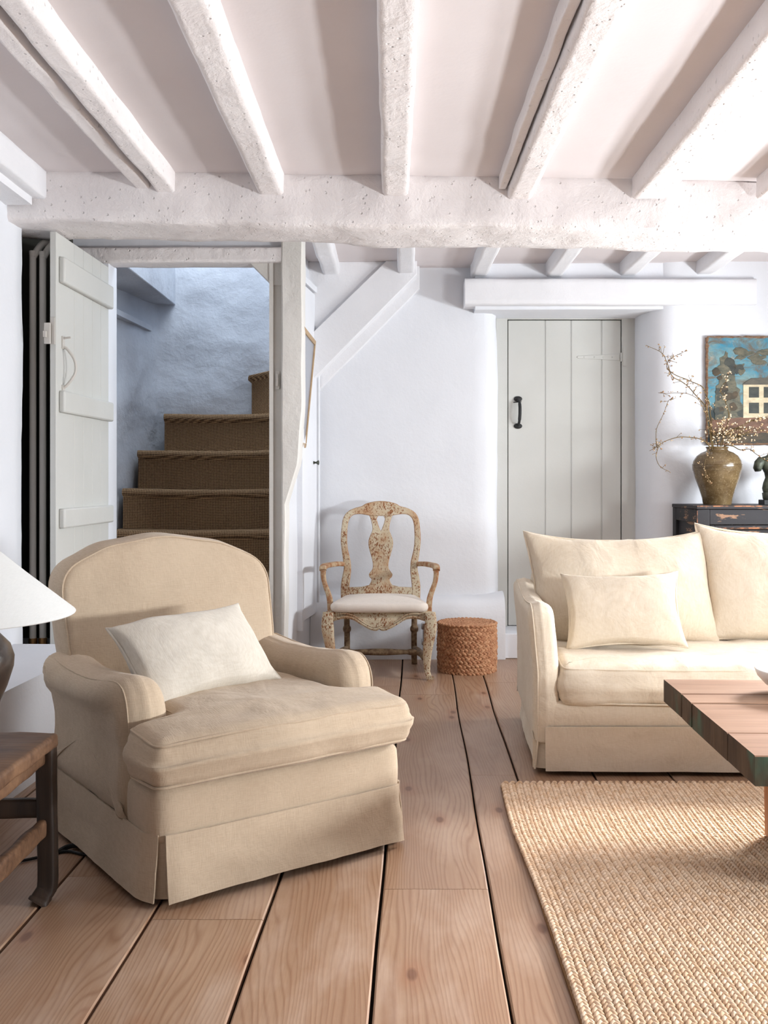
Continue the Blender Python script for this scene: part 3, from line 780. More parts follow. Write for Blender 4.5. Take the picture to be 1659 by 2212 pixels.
# arms: English roll with a rounded front
def arm(sgn):
    mb = MB(); cx = .362 * sgn
    prof = rpoly([(.17, .17, .02), (.17, .585, .125), (.90, .57, .04), (.90, .17, .02)], .022, 10)
    def tf(y, z, w):
        out = w * sgn if True else w
        top = max(0, min(1, (z - .38) / .12))
        roll = .014 * math.sin(top * math.pi / 2) if w * sgn > 0 else 0.0
        dip = -.022 * math.sin(math.pi * max(0, min(1, (y - .25) / .6))) * max(0, min(1, (z - .45) / .1))
        if w * sgn > 0:      # the padded roll overhangs the flat side panel
            k = max(0, min(1, (z - .452 + .05 * (y - .5)) / .045)); k = k * k * (3 - 2 * k); g = max(0, min(1, (y - .22) / .10))
            roll += (-.013 * (1 - k) * max(-.5, min(1, (z - .21) / .12)) * g * min(1, w * sgn / .05)) + .012 * k * g * min(1, w * sgn / .05)
        return Vector((cx + w + sgn * (roll * .9), y, z + dip))
    puff(mb, prof, .142, .062, nr=6, nq=7, tf=tf, bulge=.003)
    a = mb.build('arm', LN, ac, wrinkle=[(11, .0035, 2 + sgn), (4, .004, 3)], angle=180)
    mb = MB(); m = [p for p in prof]
    piping(mb, prof, sgn * .046, tf, .003, part=lambda p: p.y > .19 and p.x < .30 or p.y > .5, tr=(.142, .062))
    mb.build('piping', LN, a)
arm(-1); arm(1)
# back: arched, raked
pb = rpoly([(-.365, .27, .04), (.365, .27, .04), (.395, .60, .2), (.405, .845, .13), (.22, .925, .25), (0, .958, .4), (-.22, .925, .25), (-.405, .845, .13), (-.395, .60, .2)], .03, 8)
def tfb(x, z, w):
    rk = .285 * (z - .27)
    cup = .035 * (x / .4) ** 2
    return Vector((x, .80 + rk - w - cup * .5, z))
mb = MB(); puff(mb, pb, .165, .032, .035, .0, 9, 6, 2.2, tfb, (0, .62), bulge=.006)
bk = mb.build('backrest', LN, ac, wrinkle=[(6, .004, 5), (14, .0018, 6)], angle=180)
mb = MB()
piping(mb, pb, .072, tfb, .004, part=lambda p: p.y > .5, tr=(.165, .032)); piping(mb, pb, -.072, tfb, .004, part=lambda p: p.y > .5, tr=(.165, .032))
mb.build('piping', LN, bk)
# T-shaped seat cushion
ps = rpoly([(-.43, -.035, .055), (0, -.075, .5), (.43, -.035, .055), (.44, .165, .04), (.285, .175, .03), (.28, .80, .05), (-.28, .80, .05), (-.285, .175, .03), (-.44, .165, .04)], .025, 8)
def tfs(x, y, z):
    dome = .022 * (1 - min(1, (x / .42) ** 2)) * (1 - min(1, max(0, (y - .3) / .5) ** 2)) if z > 0 else 0.0
    fall = -.018 * max(0, (.12 - y) / .15) if z > 0 else .012 * max(0, (.1 - y) / .15) * (1 - (x / .43) ** 2)
    return Vector((x, y, z + .395 + dome + fall + .012 * x))
mb = MB(); puff(mb, ps, .155, .045, .0, .0, 10, 6, 2.4, tfs, (0, .12), bulge=.014)
sc_ = mb.build('seat_cushion', LN, ac, wrinkle=[(5, .006, 8), (13, .0035, 9), (26, .0012, 4)], angle=180)
mb = MB(); piping(mb, ps, .064, tfs, .004, tr=(.155, .045)); piping(mb, ps, -.064, tfs, .004, tr=(.155, .045)); mb.build('piping', LN, sc_)
for x in (-.36, .36):
    for y in (.08, .8): mb = MB(); mb.box(x - .025, x + .025, y - .025, y + .025, 0, .18); mb.build('leg', W['stool_leg'], ac)

# ---- loose pillows
def pillow(name, label, mat, w, h, t, loc, xdir, updir, group=None, ears=.018, seed=0, squash=None, cat='cushion', flop=None):
    xd = Vector(xdir).normalized(); ud = Vector(updir); ud = (ud - xd * ud.dot(xd)).normalized(); nd = xd.cross(ud)
    Mx = Matrix((xd, ud, nd)).transposed().to_4x4(); Mx.translation = Vector(loc)
    hw, hh = w / 2, h / 2; e = ears; pr = []
    N_ = 26
    for (x0, y0, x1, y1) in ((-hw, -hh, hw, -hh), (hw, -hh, hw, hh), (hw, hh, -hw, hh), (-hw, hh, -hw, -hh)):
        for i in range(N_):
            u = i / N_; s_ = math.sin(math.pi * u) ** .8
            nx, ny = (y1 - y0), -(x1 - x0); l = math.hypot(nx, ny)
            pr.append(Vector((lerp(x0, x1, u) - nx / l * e * s_, lerp(y0, y1, u) - ny / l * e * s_)))
    def tf(x, y, z):
        if flop: x, y, z = flop(x, y, z)
        return Vector((x, y, z))
    o = bpy.data.objects.new(name, None); COL.objects.link(o); o.matrix_world = Mx; tag(o, label, cat, group)
    mb = MB(); n = len(pr); rs = []; K = 16
    c = Vector((0, 0))
    def zprof(p):
        fx = max(0, 1 - (abs(p.x) / hw) ** 2.6); fy = max(0, 1 - (abs(p.y) / hh) ** 2.6)
        return .006 + (t / 2 - .006) * (fx ** .55) * (fy ** .55)
    for sgn in (-1, 1):
        for k in (range(1, K + 1) if sgn < 0 else range(K, 0, -1)):
            s_ = (k / K) ** .8; ring = []
            for p in pr:
                q = p * s_; ring.append(tf(q.x, q.y, sgn * (zprof(q) if k < K else .005)))
            rs.append(ring)
    mb.rings(rs, True, False); b = len(mb.v); mb.v += [tuple(tf(0, 0, -t / 2)), tuple(tf(0, 0, t / 2))]
    for j in range(n):
        k = (j + 1) % n; mb.f += [(b, k, j), (b + 1, (2 * K - 1) * n + j, (2 * K - 1) * n + k)]; mb.mi += [0, 0]
    wr = squash or [(5, .010, seed), (13, .004, seed + 3), (28, .0012, seed + 5)]
    mb.build('cover', mat, o, wrinkle=wr, angle=180)
    mb = MB(); mb.tube([tf(p.x, p.y, 0) for p in pr], .0045, 6, closed=True); mb.build('piping', mat, o)
    return o
def acw(x, y, z):
    a = math.radians(36); return Vector((-.319 + x * math.cos(a) - y * math.sin(a), 2.919 + x * math.sin(a) + y * math.cos(a), z))
a1 = acw(1, 0, 0) - acw(0, 0, 0); a2 = acw(0, 1, 0) - acw(0, 0, 0)
pillow('throw_pillow', 'small off white linen pillow slumped on the oatmeal armchair seat', W['pillow_linen'], .50, .33, .15,
       acw(-.085, .455, .585), a1 * .96 + a2 * .13 + Vector((0, 0, .07)), a2 * .70 + Vector((0, 0, .72)), seed=2, ears=.022)

# ------------------------------------------------------------------ sofa
so = thing('sofa', 'cream linen two seat sofa with skirt and one long seat cushion', 'sofa', (1.49, 4.36, 0))
SL = W['sofa_linen']; ox, oy = 1.49, 4.36
def loc(x, y, z): return Vector((x - ox, y - oy, z))
mb = MB(); sb = rpoly([(.585, 3.905, .03), (2.40, 3.905, .03), (2.36, 4.83, .05), (.625, 4.83, .05)], .04)
tf = lambda x, y, z: loc(x, y, z + .215); puff(mb, sb, .145, .025, tf=tf, nr=3, bulge=.003)
mb.build('seat_base', SL, so, wrinkle=[(9, .002, 1)], angle=180)
mb = MB()
lo2 = lambda a, b, n: [(p[0] - ox, p[1] - oy) for p in seg(a, b, n)]
cloth_panel(mb, lo2((.575, 3.889), (2.42, 3.889), 80), .022, .19, .014, 21, .007, hem=-.004)
cloth_panel(mb, lo2((.605, 4.83), (.548, 3.905), 40), .022, .19, .014, 22, .007)
cloth_panel(mb, lo2((2.455, 3.905), (2.41, 4.83), 40), .022, .19, .02, 23, .006)
cloth_panel(mb, lo2((2.36, 4.84), (.625, 4.84), 40), .022, .19, .01, 24, .004)
cloth_panel(mb, lo2((.532, 3.93), (.62, 3.897), 10), .024, .185, .006, 25, .002)
mb.build('skirt', SL, so, angle=70)
def sofa_arm(sgn):
    prof = rpoly([(3.900, .12, .015), (3.900, .675, .085), (4.30, .665, .3), (4.83, .69, .05), (4.83, .12, .02)], .03, 9)
    cx = .582 if sgn < 0 else 2.395
    def tf(y, z, w):
        u = (y - 3.9) / .93; top = max(0, min(1, (z - .40) / .27)); fl = -.03 * top * (1 - .2 * u)
        return loc(cx + w - sgn * .045 * u - sgn * fl * .9 * .9, y, z - .035 * math.sin(math.pi * max(0, min(1, u))) * max(0, (z - .5) / .17) * .6)
    mb = MB(); puff(mb, prof, .105, .04, nr=6, nq=6, tf=tf, bulge=.004)
    a = mb.build('arm', SL, so, wrinkle=[(7, .0035, 31 + sgn), (18, .0015, 2)], angle=180)
    mb = MB(); piping(mb, prof, sgn * .034, tf, .0028, part=lambda p: p.y > .18 and p.x < 4.0 or p.y > .6, tr=(.105, .04))
    mb.build('piping', SL, a)
sofa_arm(-1); sofa_arm(1)
mb = MB(); pbk = rpoly([(.64, .2, .03), (2.35, .2, .03), (2.35, .75, .07), (.64, .75, .07)], .04)
tfk = lambda x, z, w: loc(x, 4.735 + .06 * (z - .2) - w, z); puff(mb, pbk, .17, .05, .01, 0, 5, 5, 2, tfk)
mb.build('back_frame', SL, so, wrinkle=[(6, .004, 4)], angle=180)
mb = MB(); pc = rpoly([(.632, 3.885, .05), (1.5, 3.872, .3), (2.35, 3.885, .05), (2.345, 4.62, .05), (.64, 4.62, .05)], .03, 8)
def tfc(x, y, z):
    d = .028 * min(1, (y - 3.87) / .12) if z > 0 else 0
    sg = .006 * math.sin((x - .6) * 3.2) if z > 0 else .008 * math.sin((x - .6) * 2.4)
    return loc(x, y, z + .347 + d - sg)
puff(mb, pc, .155, .045, 0, 0, 10, 6, 2.4, tfc, bulge=.014)
sc2 = mb.build('seat_cushion', SL, so, wrinkle=[(5, .008, 11), (11, .008, 12), (20, .003, 13)], angle=180)
mb = MB(); piping(mb, pc, .064, tfc, .0038, tr=(.155, .045)); piping(mb, pc, -.064, tfc, .0038, tr=(.155, .045)); mb.build('piping', SL, sc2)
for x in (.68, 2.30):
    for y in (3.97, 4.75): mb = MB(); mb.box(x - ox - .025, x - ox + .025, y - oy - .025, y - oy + .025, 0, .18); mb.build('leg', W['stool_leg'], so)
def back_flop(k):
    def f(x, y, z):
        v = (y + .25) / .5
        return x * (1 + .05 * (v - .5)) + (.0 if k else -.045 * (v - .5)), y + (.034 * (abs(x) / .4) ** 2.5 - .006) * (1 if y > 0 else .15) , z * (1.12 - .3 * v) 
    return f
pillow('back_cushion', 'large cream back cushion behind the small pillow on the sofa', SL, .80, .49, .24, (1.005, 4.475, .662), (1, -.02, .005), (0, .30, 1),
       ears=.012, seed=14, flop=back_flop(0), squash=[(4, .012, 14), (10, .007, 15), (22, .002, 16)])
pillow('back_cushion', 'cream sofa back cushion cut off by the photo edge, in front of the black sideboard', SL, .83, .50, .24, (1.78, 4.475, .685), (1, 0, -.008), (0, .30, 1),
       ears=.012, seed=17, flop=back_flop(1), squash=[(4, .012, 18), (10, .007, 19), (22, .002, 20)])
pillow('throw_pillow', 'small cream linen pillow leaning on the sofa back cushion', W['sofa_linen'], .50, .335, .15, (.952, 4.215, .605), (1, -.05, .03), (.01, .42, .9), seed=22, ears=.024)

# ------------------------------------------------------------------ painted chair
pc_ = thing('painted_armchair', 'antique carved armchair with flaking cream paint and pale padded seat', 'chair', (-.11, 6.03, 0))
CP, CW, CD = W['chair_paint'], W['chair_wood'], W['chair_dark']
S_ = .00297
def bk2(pts, mirror=True):
    out = [((x - 820) * S_, 1.15 - (y - 1040) * S_ + .0) for x, y in pts]
    if mirror: out += [(-x, z) for x, z in reversed(out) if abs(x) > 1e-4]
    return out
def dens(p, n=4):
    return [(v.x, v.y) for v in spline([(a, b, 0) for a, b in p], n, True)]
def lean(x, y, z): return Vector((x, y + .21 + .20 * max(0, z - .42) + .0, z))
outl = bk2([(737, 1300), (736, 1262), (739, 1240), (742, 1222), (739, 1200), (735, 1170), (736, 1140), (740, 1117), (750, 1104), (764, 1097), (779, 1093), (787, 1088), (803, 1083.5), (820, 1082)])
inn = bk2([(755, 1300), (754, 1262), (757, 1232), (756, 1210), (750, 1185), (748, 1160), (749, 1135), (753, 1120), (762, 1111.5), (775, 1110), (787, 1111.5), (799, 1113.5), (820, 1114)])
left = outl[:14]; right = outl[14:]
frame_loop = outl + inn[::-1]
def dl(lp):    # smooth the open stretches of a loop
    a = [(v.x, v.y) for v in spline([(x, z, 0) for x, z in lp[:len(outl)]], 3)]
    b = [(v.x, v.y) for v in spline([(x, z, 0) for x, z in lp[len(outl):]], 3)]
    return a + b
def two_tone(o):      # paint rubbed through to wood along the cut edges
    o.data.materials.append(CW.m)
    for p in o.data.polygons:
        if abs(p.normal.y) < .88: p.material_index = 1
mb = flat([dl(frame_loop)], .034, .007, lean); two_tone(mb.build('back_frame', CP, pc_, angle=50))
spl = bk2([(788, 1106), (795, 1113), (800, 1127), (802, 1143), (798, 1154), (794, 1166), (794.5, 1180), (799, 1196), (803, 1212), (803, 1224), (799, 1231), (795, 1237), (797, 1243), (801, 1247), (799, 1254), (797, 1264)])
key = bk2([(820, 1111), (814, 1114), (811, 1120), (813.5, 1130), (817, 1140), (820, 1146)])
mb = flat([[(v.x, v.y) for v in spline([(x, z, 0) for x, z in spl], 3)], key], .018, .005, lean); two_tone(mb.build('splat', CP, pc_, angle=50))
# carved key hole needs the crest open too: the crest is pierced by the same loop
mb = flat([bk2([(752, 1264), (780, 1263), (797, 1259), (820, 1259)]) [:4] + [(-x, z) for x, z in reversed(bk2([(752, 1264), (780, 1263), (797, 1259)], False))] + bk2([(888, 1278), (752, 1278)], False)], .03, .005, lean)
mb.build('back_rail', CP, pc_, angle=50)
mb = MB(); se = rpoly([(-.298, -.262, .08), (0, -.28, .3), (.298, -.262, .08), (.225, .215, .05), (-.225, .215, .05)], .025)
puff(mb, se, .055, .026, .028, 0, 8, 6, 2, lambda x, y, z: Vector((x, y, z + .415)))
mb.build('seat', W['seat_linen'], pc_, angle=180)
ap = [(-.31, .392), (-.31, .335), (-.285, .33), (-.24, .345), (-.195, .352), (-.15, .345), (-.105, .318), (-.06, .293), (-.025, .283), (-.006, .288), (0, .293)]
ap = ap + [(-x, z) for x, z in reversed(ap[:-1])]
a_s = [(v.x, v.y) for v in spline([(x, z, 0) for x, z in ap], 4)]
mb = flat([a_s], .026, .005, lambda x, y, z: Vector((x, y - .252 + .03 * (x / .3) ** 2, z)))
pr = [(x, z + .012) for x, z in a_s if abs(x) < .25 and z < .37]
mb.tube([Vector((x, -.267 + .03 * (x / .3) ** 2, z)) for x, z in pr], .005, 6)
mb.tube([Vector((x, -.267 + .03 * (x / .3) ** 2, z + .018 - .03 * math.cos(x * 9) * .3)) for x, z in pr], .003, 6)
mb.build('apron', CP, pc_, angle=50)
mb = MB()
for s_ in (-1, 1):
    mb.bar([(s_ * .285, -.23, .365), (s_ * .222, .21, .365)], (.024, .05), up=(0, 0, 1))
mb.bar([(-.22, .215, .365), (.22, .215, .365)], (.024, .05), up=(0, 0, 1))
mb.build('seat_rail', CP, pc_)
for s_ in (-1, 1):
    pts = spline([(s_ * .296, -.245, .39), (s_ * .300, -.252, .33), (s_ * .294, -.257, .26), (s_ * .280, -.250, .16), (s_ * .278, -.245, .07), (s_ * .286, -.256, .025), (s_ * .300, -.27, .004)], 5)
    n = len(pts); secs = []
    for i in range(n):
        u = i / (n - 1); w = lerp(.060, .072, min(1, u * 4)) if u < .25 else lerp(.072, .032, min(1, (u - .25) / .5)); w = w if u < .85 else lerp(.032, .048, (u - .85) / .15)
        secs.append((w, w * .95))
    mb = MB(); mb.bar(pts, secs); mb.build('leg', CP, pc_)
    pts = spline([(s_ * .215, .215, .42), (s_ * .212, .215, .30), (s_ * .210, .222, .15), (s_ * .212, .245, 0)], 5)
    mb = MB(); mb.bar(pts, [(.036, .036)] * len(pts)); mb.lathe([(.019, -.02), (.024, -.012), (.026, 0), (.024, .012), (.019, .02)], (s_ * .211, .218, .225), 14)
    mb.build('leg', CD, pc_)
    arm_p = spline([(s_ * .235, .262, .628), (s_ * .272, .18, .636), (s_ * .318, .06, .638), (s_ * .333, -.04, .640), (s_ * .338, -.09, .634), (s_ * .338, -.102, .622)], 6)
    mb = MB(); mb.bar(arm_p, [(.042, .030)] * len(arm_p), up=(0, 0, 1)); 
    sup = spline([(s_ * .336, -.086, .632), (s_ * .337, -.086, .59), (s_ * .328, -.086, .54), (s_ * .308, -.088, .485), (s_ * .297, -.09, .44), (s_ * .292, -.09, .36)], 5)
    k = len(sup); mb.bar(sup, [(lerp(.028, .036, min(1, abs(i / k - .35) * 2)), .03) for i in range(k)])
    mb.build('arm', CW, pc_)
    mb = MB(); sp_ = [(s_ * .279, -.235, .115), (s_ * .25, -.05, .112), (s_ * .212, .225, .108)]
    mb.tube(spline(sp_, 8), [.014, .014, .016, .020, .022, .022, .020, .018, .018, .020, .022, .022, .020, .018, .015, .014, .014], 10); mb.build('stretcher', CD, pc_)
mb = MB(); xs = [(-.245 + .49 * i / 24) for i in range(25)]
mb.tube([(x, .03, .112) for x in xs], [.012 + .009 * (math.cos(x / .245 * math.pi * .5) ** 2) + .006 * (1 if abs(abs(x) - .19) < .02 else 0) for x in xs], 10); mb.build('stretcher', CD, pc_)

# ------------------------------------------------------------------ woven pouffe basket
bx, by, br, bh = .421, 6.075, .181, .292
tmpl = MB(); tmpl.blob((0, 0, 0), ((1, 0, 0), (0, 1, 0), (0, 0, 1)), 8, 5)
mats4 = []; rng = random.Random(8)
def lobe(c, tdir, ndir, L, wd, th):
    t = Vector(tdir).normalized(); n = Vector(ndir).normalized(); b = n.cross(t); b.normalize(); n = t.cross(b)
    mm = Matrix((t * L, b * wd, n * th)).transposed().to_4x4(); mm.translation = Vector(c); return mm
rows = 12; n_ = 44
for r in range(rows):
    z = .013 + (bh - .026) * r / (rows - 1)
    for half in (0, 1):
        for k in range(n_):
            a = 2 * math.pi * (k + (.5 if half else 0)) / n_ + r * .05
            rr = br + rng.uniform(-.003, .003) - .010 + .004 * math.sin(math.pi * r / (rows - 1))
            nd = Vector((math.cos(a), math.sin(a), 0)); td = Vector((-math.sin(a), math.cos(a), 0))
            zz = z + (.0062 if half else -.0062) + rng.uniform(-.0012, .0012)
            d = td + Vector((0, 0, 1)) * (.75 if half else -.75) * rng.uniform(.75, 1.2) + nd * .18
            mats4.append(lobe(nd * rr + Vector((0, 0, zz)), d, nd, .0195 * rng.uniform(.9, 1.12), .0098 * rng.uniform(.9, 1.15), .0095))
for r in range(8):
    rad = .018 + (br - .03) * r / 7; m_ = max(6, int(2 * math.pi * rad / .026))
    for half in (0, 1):
        for k in range(m_):
            a = 2 * math.pi * (k + half * .5) / m_; nd = Vector((math.cos(a), math.sin(a), 0)); td = Vector((-math.sin(a), math.cos(a), 0))
            mats4.append(lobe(nd * (rad + (.005 if half else -.005)) + Vector((0, 0, bh - .004)), td + nd * (.6 if half else -.6), (0, 0, 1), .018, .009, .008))
core = MB(); core.lathe([(.02, .004), (br - .022, .004), (br - .014, .03), (br - .012, bh - .03), (br - .02, bh - .008), (.02, bh - .006)], n=48)
bo = lobes('woven_pouffe', [W['basket'], W['basket']], mats4, tmpl, extra=core)
bo.location = (bx, by, 0); tag(bo, 'round brown woven leaf pouffe on the floor beside the painted chair', 'pouffe')

# ------------------------------------------------------------------ braided rug
mats4 = []; rng = random.Random(3); pitch = .0262; stp = .0172
nrow = 50; y_far = 3.735
t2 = MB(); t2.blob((0, 0, 0), ((1, 0, 0), (0, 1, 0), (0, 0, 1)), 6, 4)
for r in range(nrow):
    x0 = .405 + pitch * r
    for k in range(int(2.0 / stp)):
        y = y_far - stp * k; xw = x0 - .03 * min(1, (y_far - y) / .5) * (1 - min(1, (y_far - y) / 2)) * .8 + .006 * math.sin(y * 3 + r * .09)
        for half in (-1, 1):
            yy = y - (stp * .5 if half > 0 else 0)
            d = Vector((-half * .60, 1, .16)); mats4.append(lobe((xw + half * .0054 + rng.uniform(-.0007, .0007), yy, .0130 + rng.uniform(-.001, .001)), d, (half * .55, 0, 1), .0145 * rng.uniform(.92, 1.1), .0062 * rng.uniform(.92, 1.1), .0072))
    mats4.append(lobe((x0, y_far + .012, .014), (1, .2, 0), (0, 0, 1), .012, .010, .010))
core = MB(); core.box(.385, 2.45, 1.70, y_far + .004, .001, .009); core.box(.405 + pitch * (nrow - .6), 2.45, 1.70, y_far + .01, .009, .019)
rg = lobes('braided_rug', [W['jute'], W['jutebase']], mats4, t2, extra=core); tag(rg, 'thick braided jute rug in long plaited rows below the plank table', 'rug')

# ------------------------------------------------------------------ plank coffee table
tb = thing('coffee_table', 'low plank table with a thick patinated dark edge on the jute rug', 'table', (1.62, 3.01, 0), math.radians(-1.6))
yc = [-.49, -.255, -.015, .115, .245, .49]; x0, x1 = -.695, .75
for i in (0, 1, 2, 3, 4):
    if i == 2: continue
    ya, yb = (yc[i], yc[i + 1]) if i != 1 else (yc[1], yc[3])
    ya += .0025; yb -= .0025; mb = MB(); m_ = 24; rs = []
    for j in range(m_ + 1):
        x = lerp(x0, x1, j / m_); sgz = .0015 * math.sin(x * 4 + i)
        rs.append([Vector((x + (nz((y, i, 0), 20, .004) if j in (0, m_) else 0), y + nz((x, i * 3, 0), 5, .0014), z + sgz)) for y, z in ((ya, .372), (yb, .372), (yb, .447), (yb - .004, .45), (ya + .004, .45), (ya, .447))])
    mb.rings(rs); nf = len(mb.f)
    o_ = mb.build('plank', [W['table_top'], W['table_edge']], tb, bevel=.0, angle=30)
    for p in o_.data.polygons:
        if p.normal.z < .5: p.material_index = 1
for x in (-.412, .55):
    for y in (-.25, .12):
        mb = MB(); rs = [[Vector((x + a * s_ + .005 * u, y + b * s_, z)) for a, b in ((-.045, -.045), (.045, -.045), (.045, .045), (-.045, .045))] for z, s_, u in ((.02, .92, 0), (.2, .97, 0), (.372, 1, 0))]
        mb.rings(rs); mb.build('leg', W['table_leg'], tb, bevel=.005)
for x in (-.412, .55): mb = MB(); mb.box(x - .025, x + .025, -.20, .07, .30, .368); mb.build('cross_rail', W['table_leg'], tb, bevel=.004)
mb = MB(); mb.lathe([(.05, 0), (.062, .002), (.085, .012), (.118, .036), (.142, .062), (.150, .083), (.1475, .087), (.143, .083), (.134, .062), (.108, .038), (.07, .018), (.03, .012)], n=56)
bw = mb.build('bowl', W['ceramic'], angle=180); bw.location = (1.322, 3.25, .4505); tag(bw, 'white ceramic bowl on the plank coffee table', 'bowl')

# ------------------------------------------------------------------ old stool with the lamp
sx_, sy_ = -1.178, 2.52
sl = thing('wooden_stool', 'dark old wooden stool used as a lamp table beside the armchair', 'stool', (sx_, sy_, 0))
hw = .24; mb = MB(); tp = rpoly([(-hw, -hw, .02), (hw, -hw, .02), (hw, hw, .02), (-hw, hw, .02)], .03)
puff(mb, tp, .042, .012, 0, 0, 6, 4, 2, lambda x, y, z: Vector((x, y, z + .437)))
mb.build('top', W['stool'], sl, wrinkle=[(12, .004, 3), (30, .002, 4)], angle=50)
for a in (-1, 1):
    for b in (-1, 1):
        x, y = a * .212, b * .212
        pts = [(x, y, .42), (x + a * .002, y + b * .002, .25), (x + a * .004, y + b * .004, .06), (x + a * .002 - a * .008, y - b * .008, .02), (x - a * .016, y - b * .016, .0)]
        mb = MB(); mb.bar(spline(pts, 5), [(.050, .050)] * 16 + [(.052, .052)] * 2 + [(.058, .058)] * 3)
        mb.build('leg', W['stool_leg'], sl, wrinkle=[(14, .003, a + b)], angle=50)
def apron_bar(p0, p1, nm, z0, w, h, m):
    mb = MB(); P = [Vector(p0).lerp(Vector(p1), i / 16) for i in range(17)]
    mb.bar([p + Vector((0, 0, z0 + nz(p, 9, .005))) for p in P], [(w, h + nz(p, 12, .012)) for p in P], up=(0, 0, 1)); mb.build(nm, m, sl, angle=50)
for s_ in (-1, 1):
    apron_bar((s_ * .205, -.2, 0), (s_ * .205, .2, 0), 'apron', .40, .026, .045, W['stool'])
    apron_bar((-.2, s_ * .205, 0), (.2, s_ * .205, 0), 'apron', .40, .026, .045, W['stool'])
    apron_bar((s_ * .208, -.2, 0), (s_ * .208, .2, 0), 'stretcher', .205, .026, .05, W['stool'])
    apron_bar((-.2, s_ * .208, 0), (.2, s_ * .208, 0), 'stretcher', .255, .024, .05, W['stool_leg'])
lp = thing('table_lamp', 'table lamp with dark stoneware jar base and white coolie shade', 'lamp', (-1.19, 2.55, .459))
mb = MB(); mb.lathe([(.06, 0), (.115, .001), (.122, .006), (.128, .03), (.148, .09), (.176, .16), (.192, .21), (.194, .235), (.185, .265), (.155, .298), (.10, .322), (.062, .334), (.05, .346), (.05, .362), (.02, .364)], n=64)
mb.build('base', W['lampvase'], lp, wrinkle=[(6, .004, 2)], angle=70)
mb = MB(); mb.lathe([(.012, .36), (.012, .47), (.02, .47), (.02, .52), (.008, .525)], n=16); mb.build('stem', W['brass'], lp)
mb = MB(); mb.lathe([(.346, .345), (.3475, .3475), (.346, .35), (.225, .450), (.104, .555), (.101, .556), (.101, .552), (.222, .446), (.343, .349)], n=96); mb.build('shade', W['shade_linen'], lp, angle=60)
cd = MB(); cd.tube(spline([(-1.40, 2.86, .005), (-1.22, 2.95, .005), (-1.10, 3.03, .005), (-1.03, 3.08, .006), (-.97, 3.06, .005), (-.90, 3.05, .005), (-.80, 3.07, .005)], 8), .0045, 8)
cd.tube(spline([(-1.05, 3.075, .006), (-1.03, 3.10, .012), (-1.0, 3.115, .012), (-.95, 3.125, .01)], 6), .008, 8)
tag(cd.build('lamp_cord', W['cable']), 'black lamp cord lying on the floorboards behind the wooden stool', 'cord')

# ------------------------------------------------------------------ sideboard
sd = thing('sideboard', 'black lacquered sideboard with rubbed brown edges against the white wall', 'sideboard', (2.55, 6.10, 0))
X0, X1, Y0, Y1, H_ = 1.755 - 2.55, .82, 5.845 - 6.10, 6.365 - 6.10, 1.008
mb = MB(); mb.box(X0 - .005, X1, Y0 - .005, Y1, H_ - .022, H_); mb.build('top', W['lacquer'], sd, bevel=.004)
for x in (X0, X1 - .07):
    for y in (Y0, Y1 - .07): mb = MB(); mb.box(x, x + .075, y, y + .07, 0, H_ - .022); mb.build('frame_post', W['lacquer'], sd, bevel=.004)
mb = MB(); mb.box(X0 + .075, X1 - .07, Y0 + .002, Y0 + .05, H_ - .112, H_ - .022); mb.box(X0 + .002, X0 + .05, Y0 + .07, Y1 - .07, H_ - .10, H_ - .022)
mb.box(X0 + .075, X1 - .07, Y0 + .002, Y0 + .05, .16, .25); mb.box(X0 + .002, X0 + .05, Y0 + .07, Y1 - .07, .16, .24)
mb.build('rail', W['lacquer'], sd, bevel=.003)
mb = MB(); mb.box(X0 + .02, X0 + .035, Y0 + .06, Y1 - .05, .2, H_ - .08); mb.build('side_panel', W['lacquer'], sd)
w_ = (X1 - .07 - X0 - .075) / 2
for k in range(2):
    xa = X0 + .075 + w_ * k + .003; xb = X0 + .075 + w_ * (k + 1) - .003; za, zb = .253, H_ - .116
    mb = MB(); f_ = .028
    mb.box(xa, xa + f_, Y0 + .004, Y0 + .03, za, zb); mb.box(xb - f_, xb, Y0 + .004, Y0 + .03, za, zb); mb.box(xa + f_, xb - f_, Y0 + .004, Y0 + .03, zb - f_ * .6, zb); mb.box(xa + f_, xb - f_, Y0 + .004, Y0 + .03, za, za + f_)
    mb.box(xa + f_, xb - f_, Y0 + .016, Y0 + .03, za + f_, zb - f_ * .6)
    dr = mb.build('door', W['lacquer'], sd, bevel=.003)
    mb = MB()
    for (p, q) in (((xa + f_, za + f_), (xa + f_, zb - f_ * .6)), ((xa + f_, zb - f_ * .6), (xb - f_, zb - f_ * .6)), ((xb - f_, zb - f_ * .6), (xb - f_, za + f_))):
        mb.tube([(p[0], Y0 + .006, p[1]), (q[0], Y0 + .006, q[1])], .0055, 6)
    mb.build('moulding', W['rubbed'], dr)
mb = MB()
mb.tube([(X0, Y0 - .002, H_ - .004), (X1, Y0 - .002, H_ - .004)], .0045, 6); mb.tube([(X0 + .002, Y0 + .002, .05), (X0 + .002, Y0 + .002, H_ - .03)], .0035, 6)
mb.build('rubbed_edge', W['rubbed'], sd)

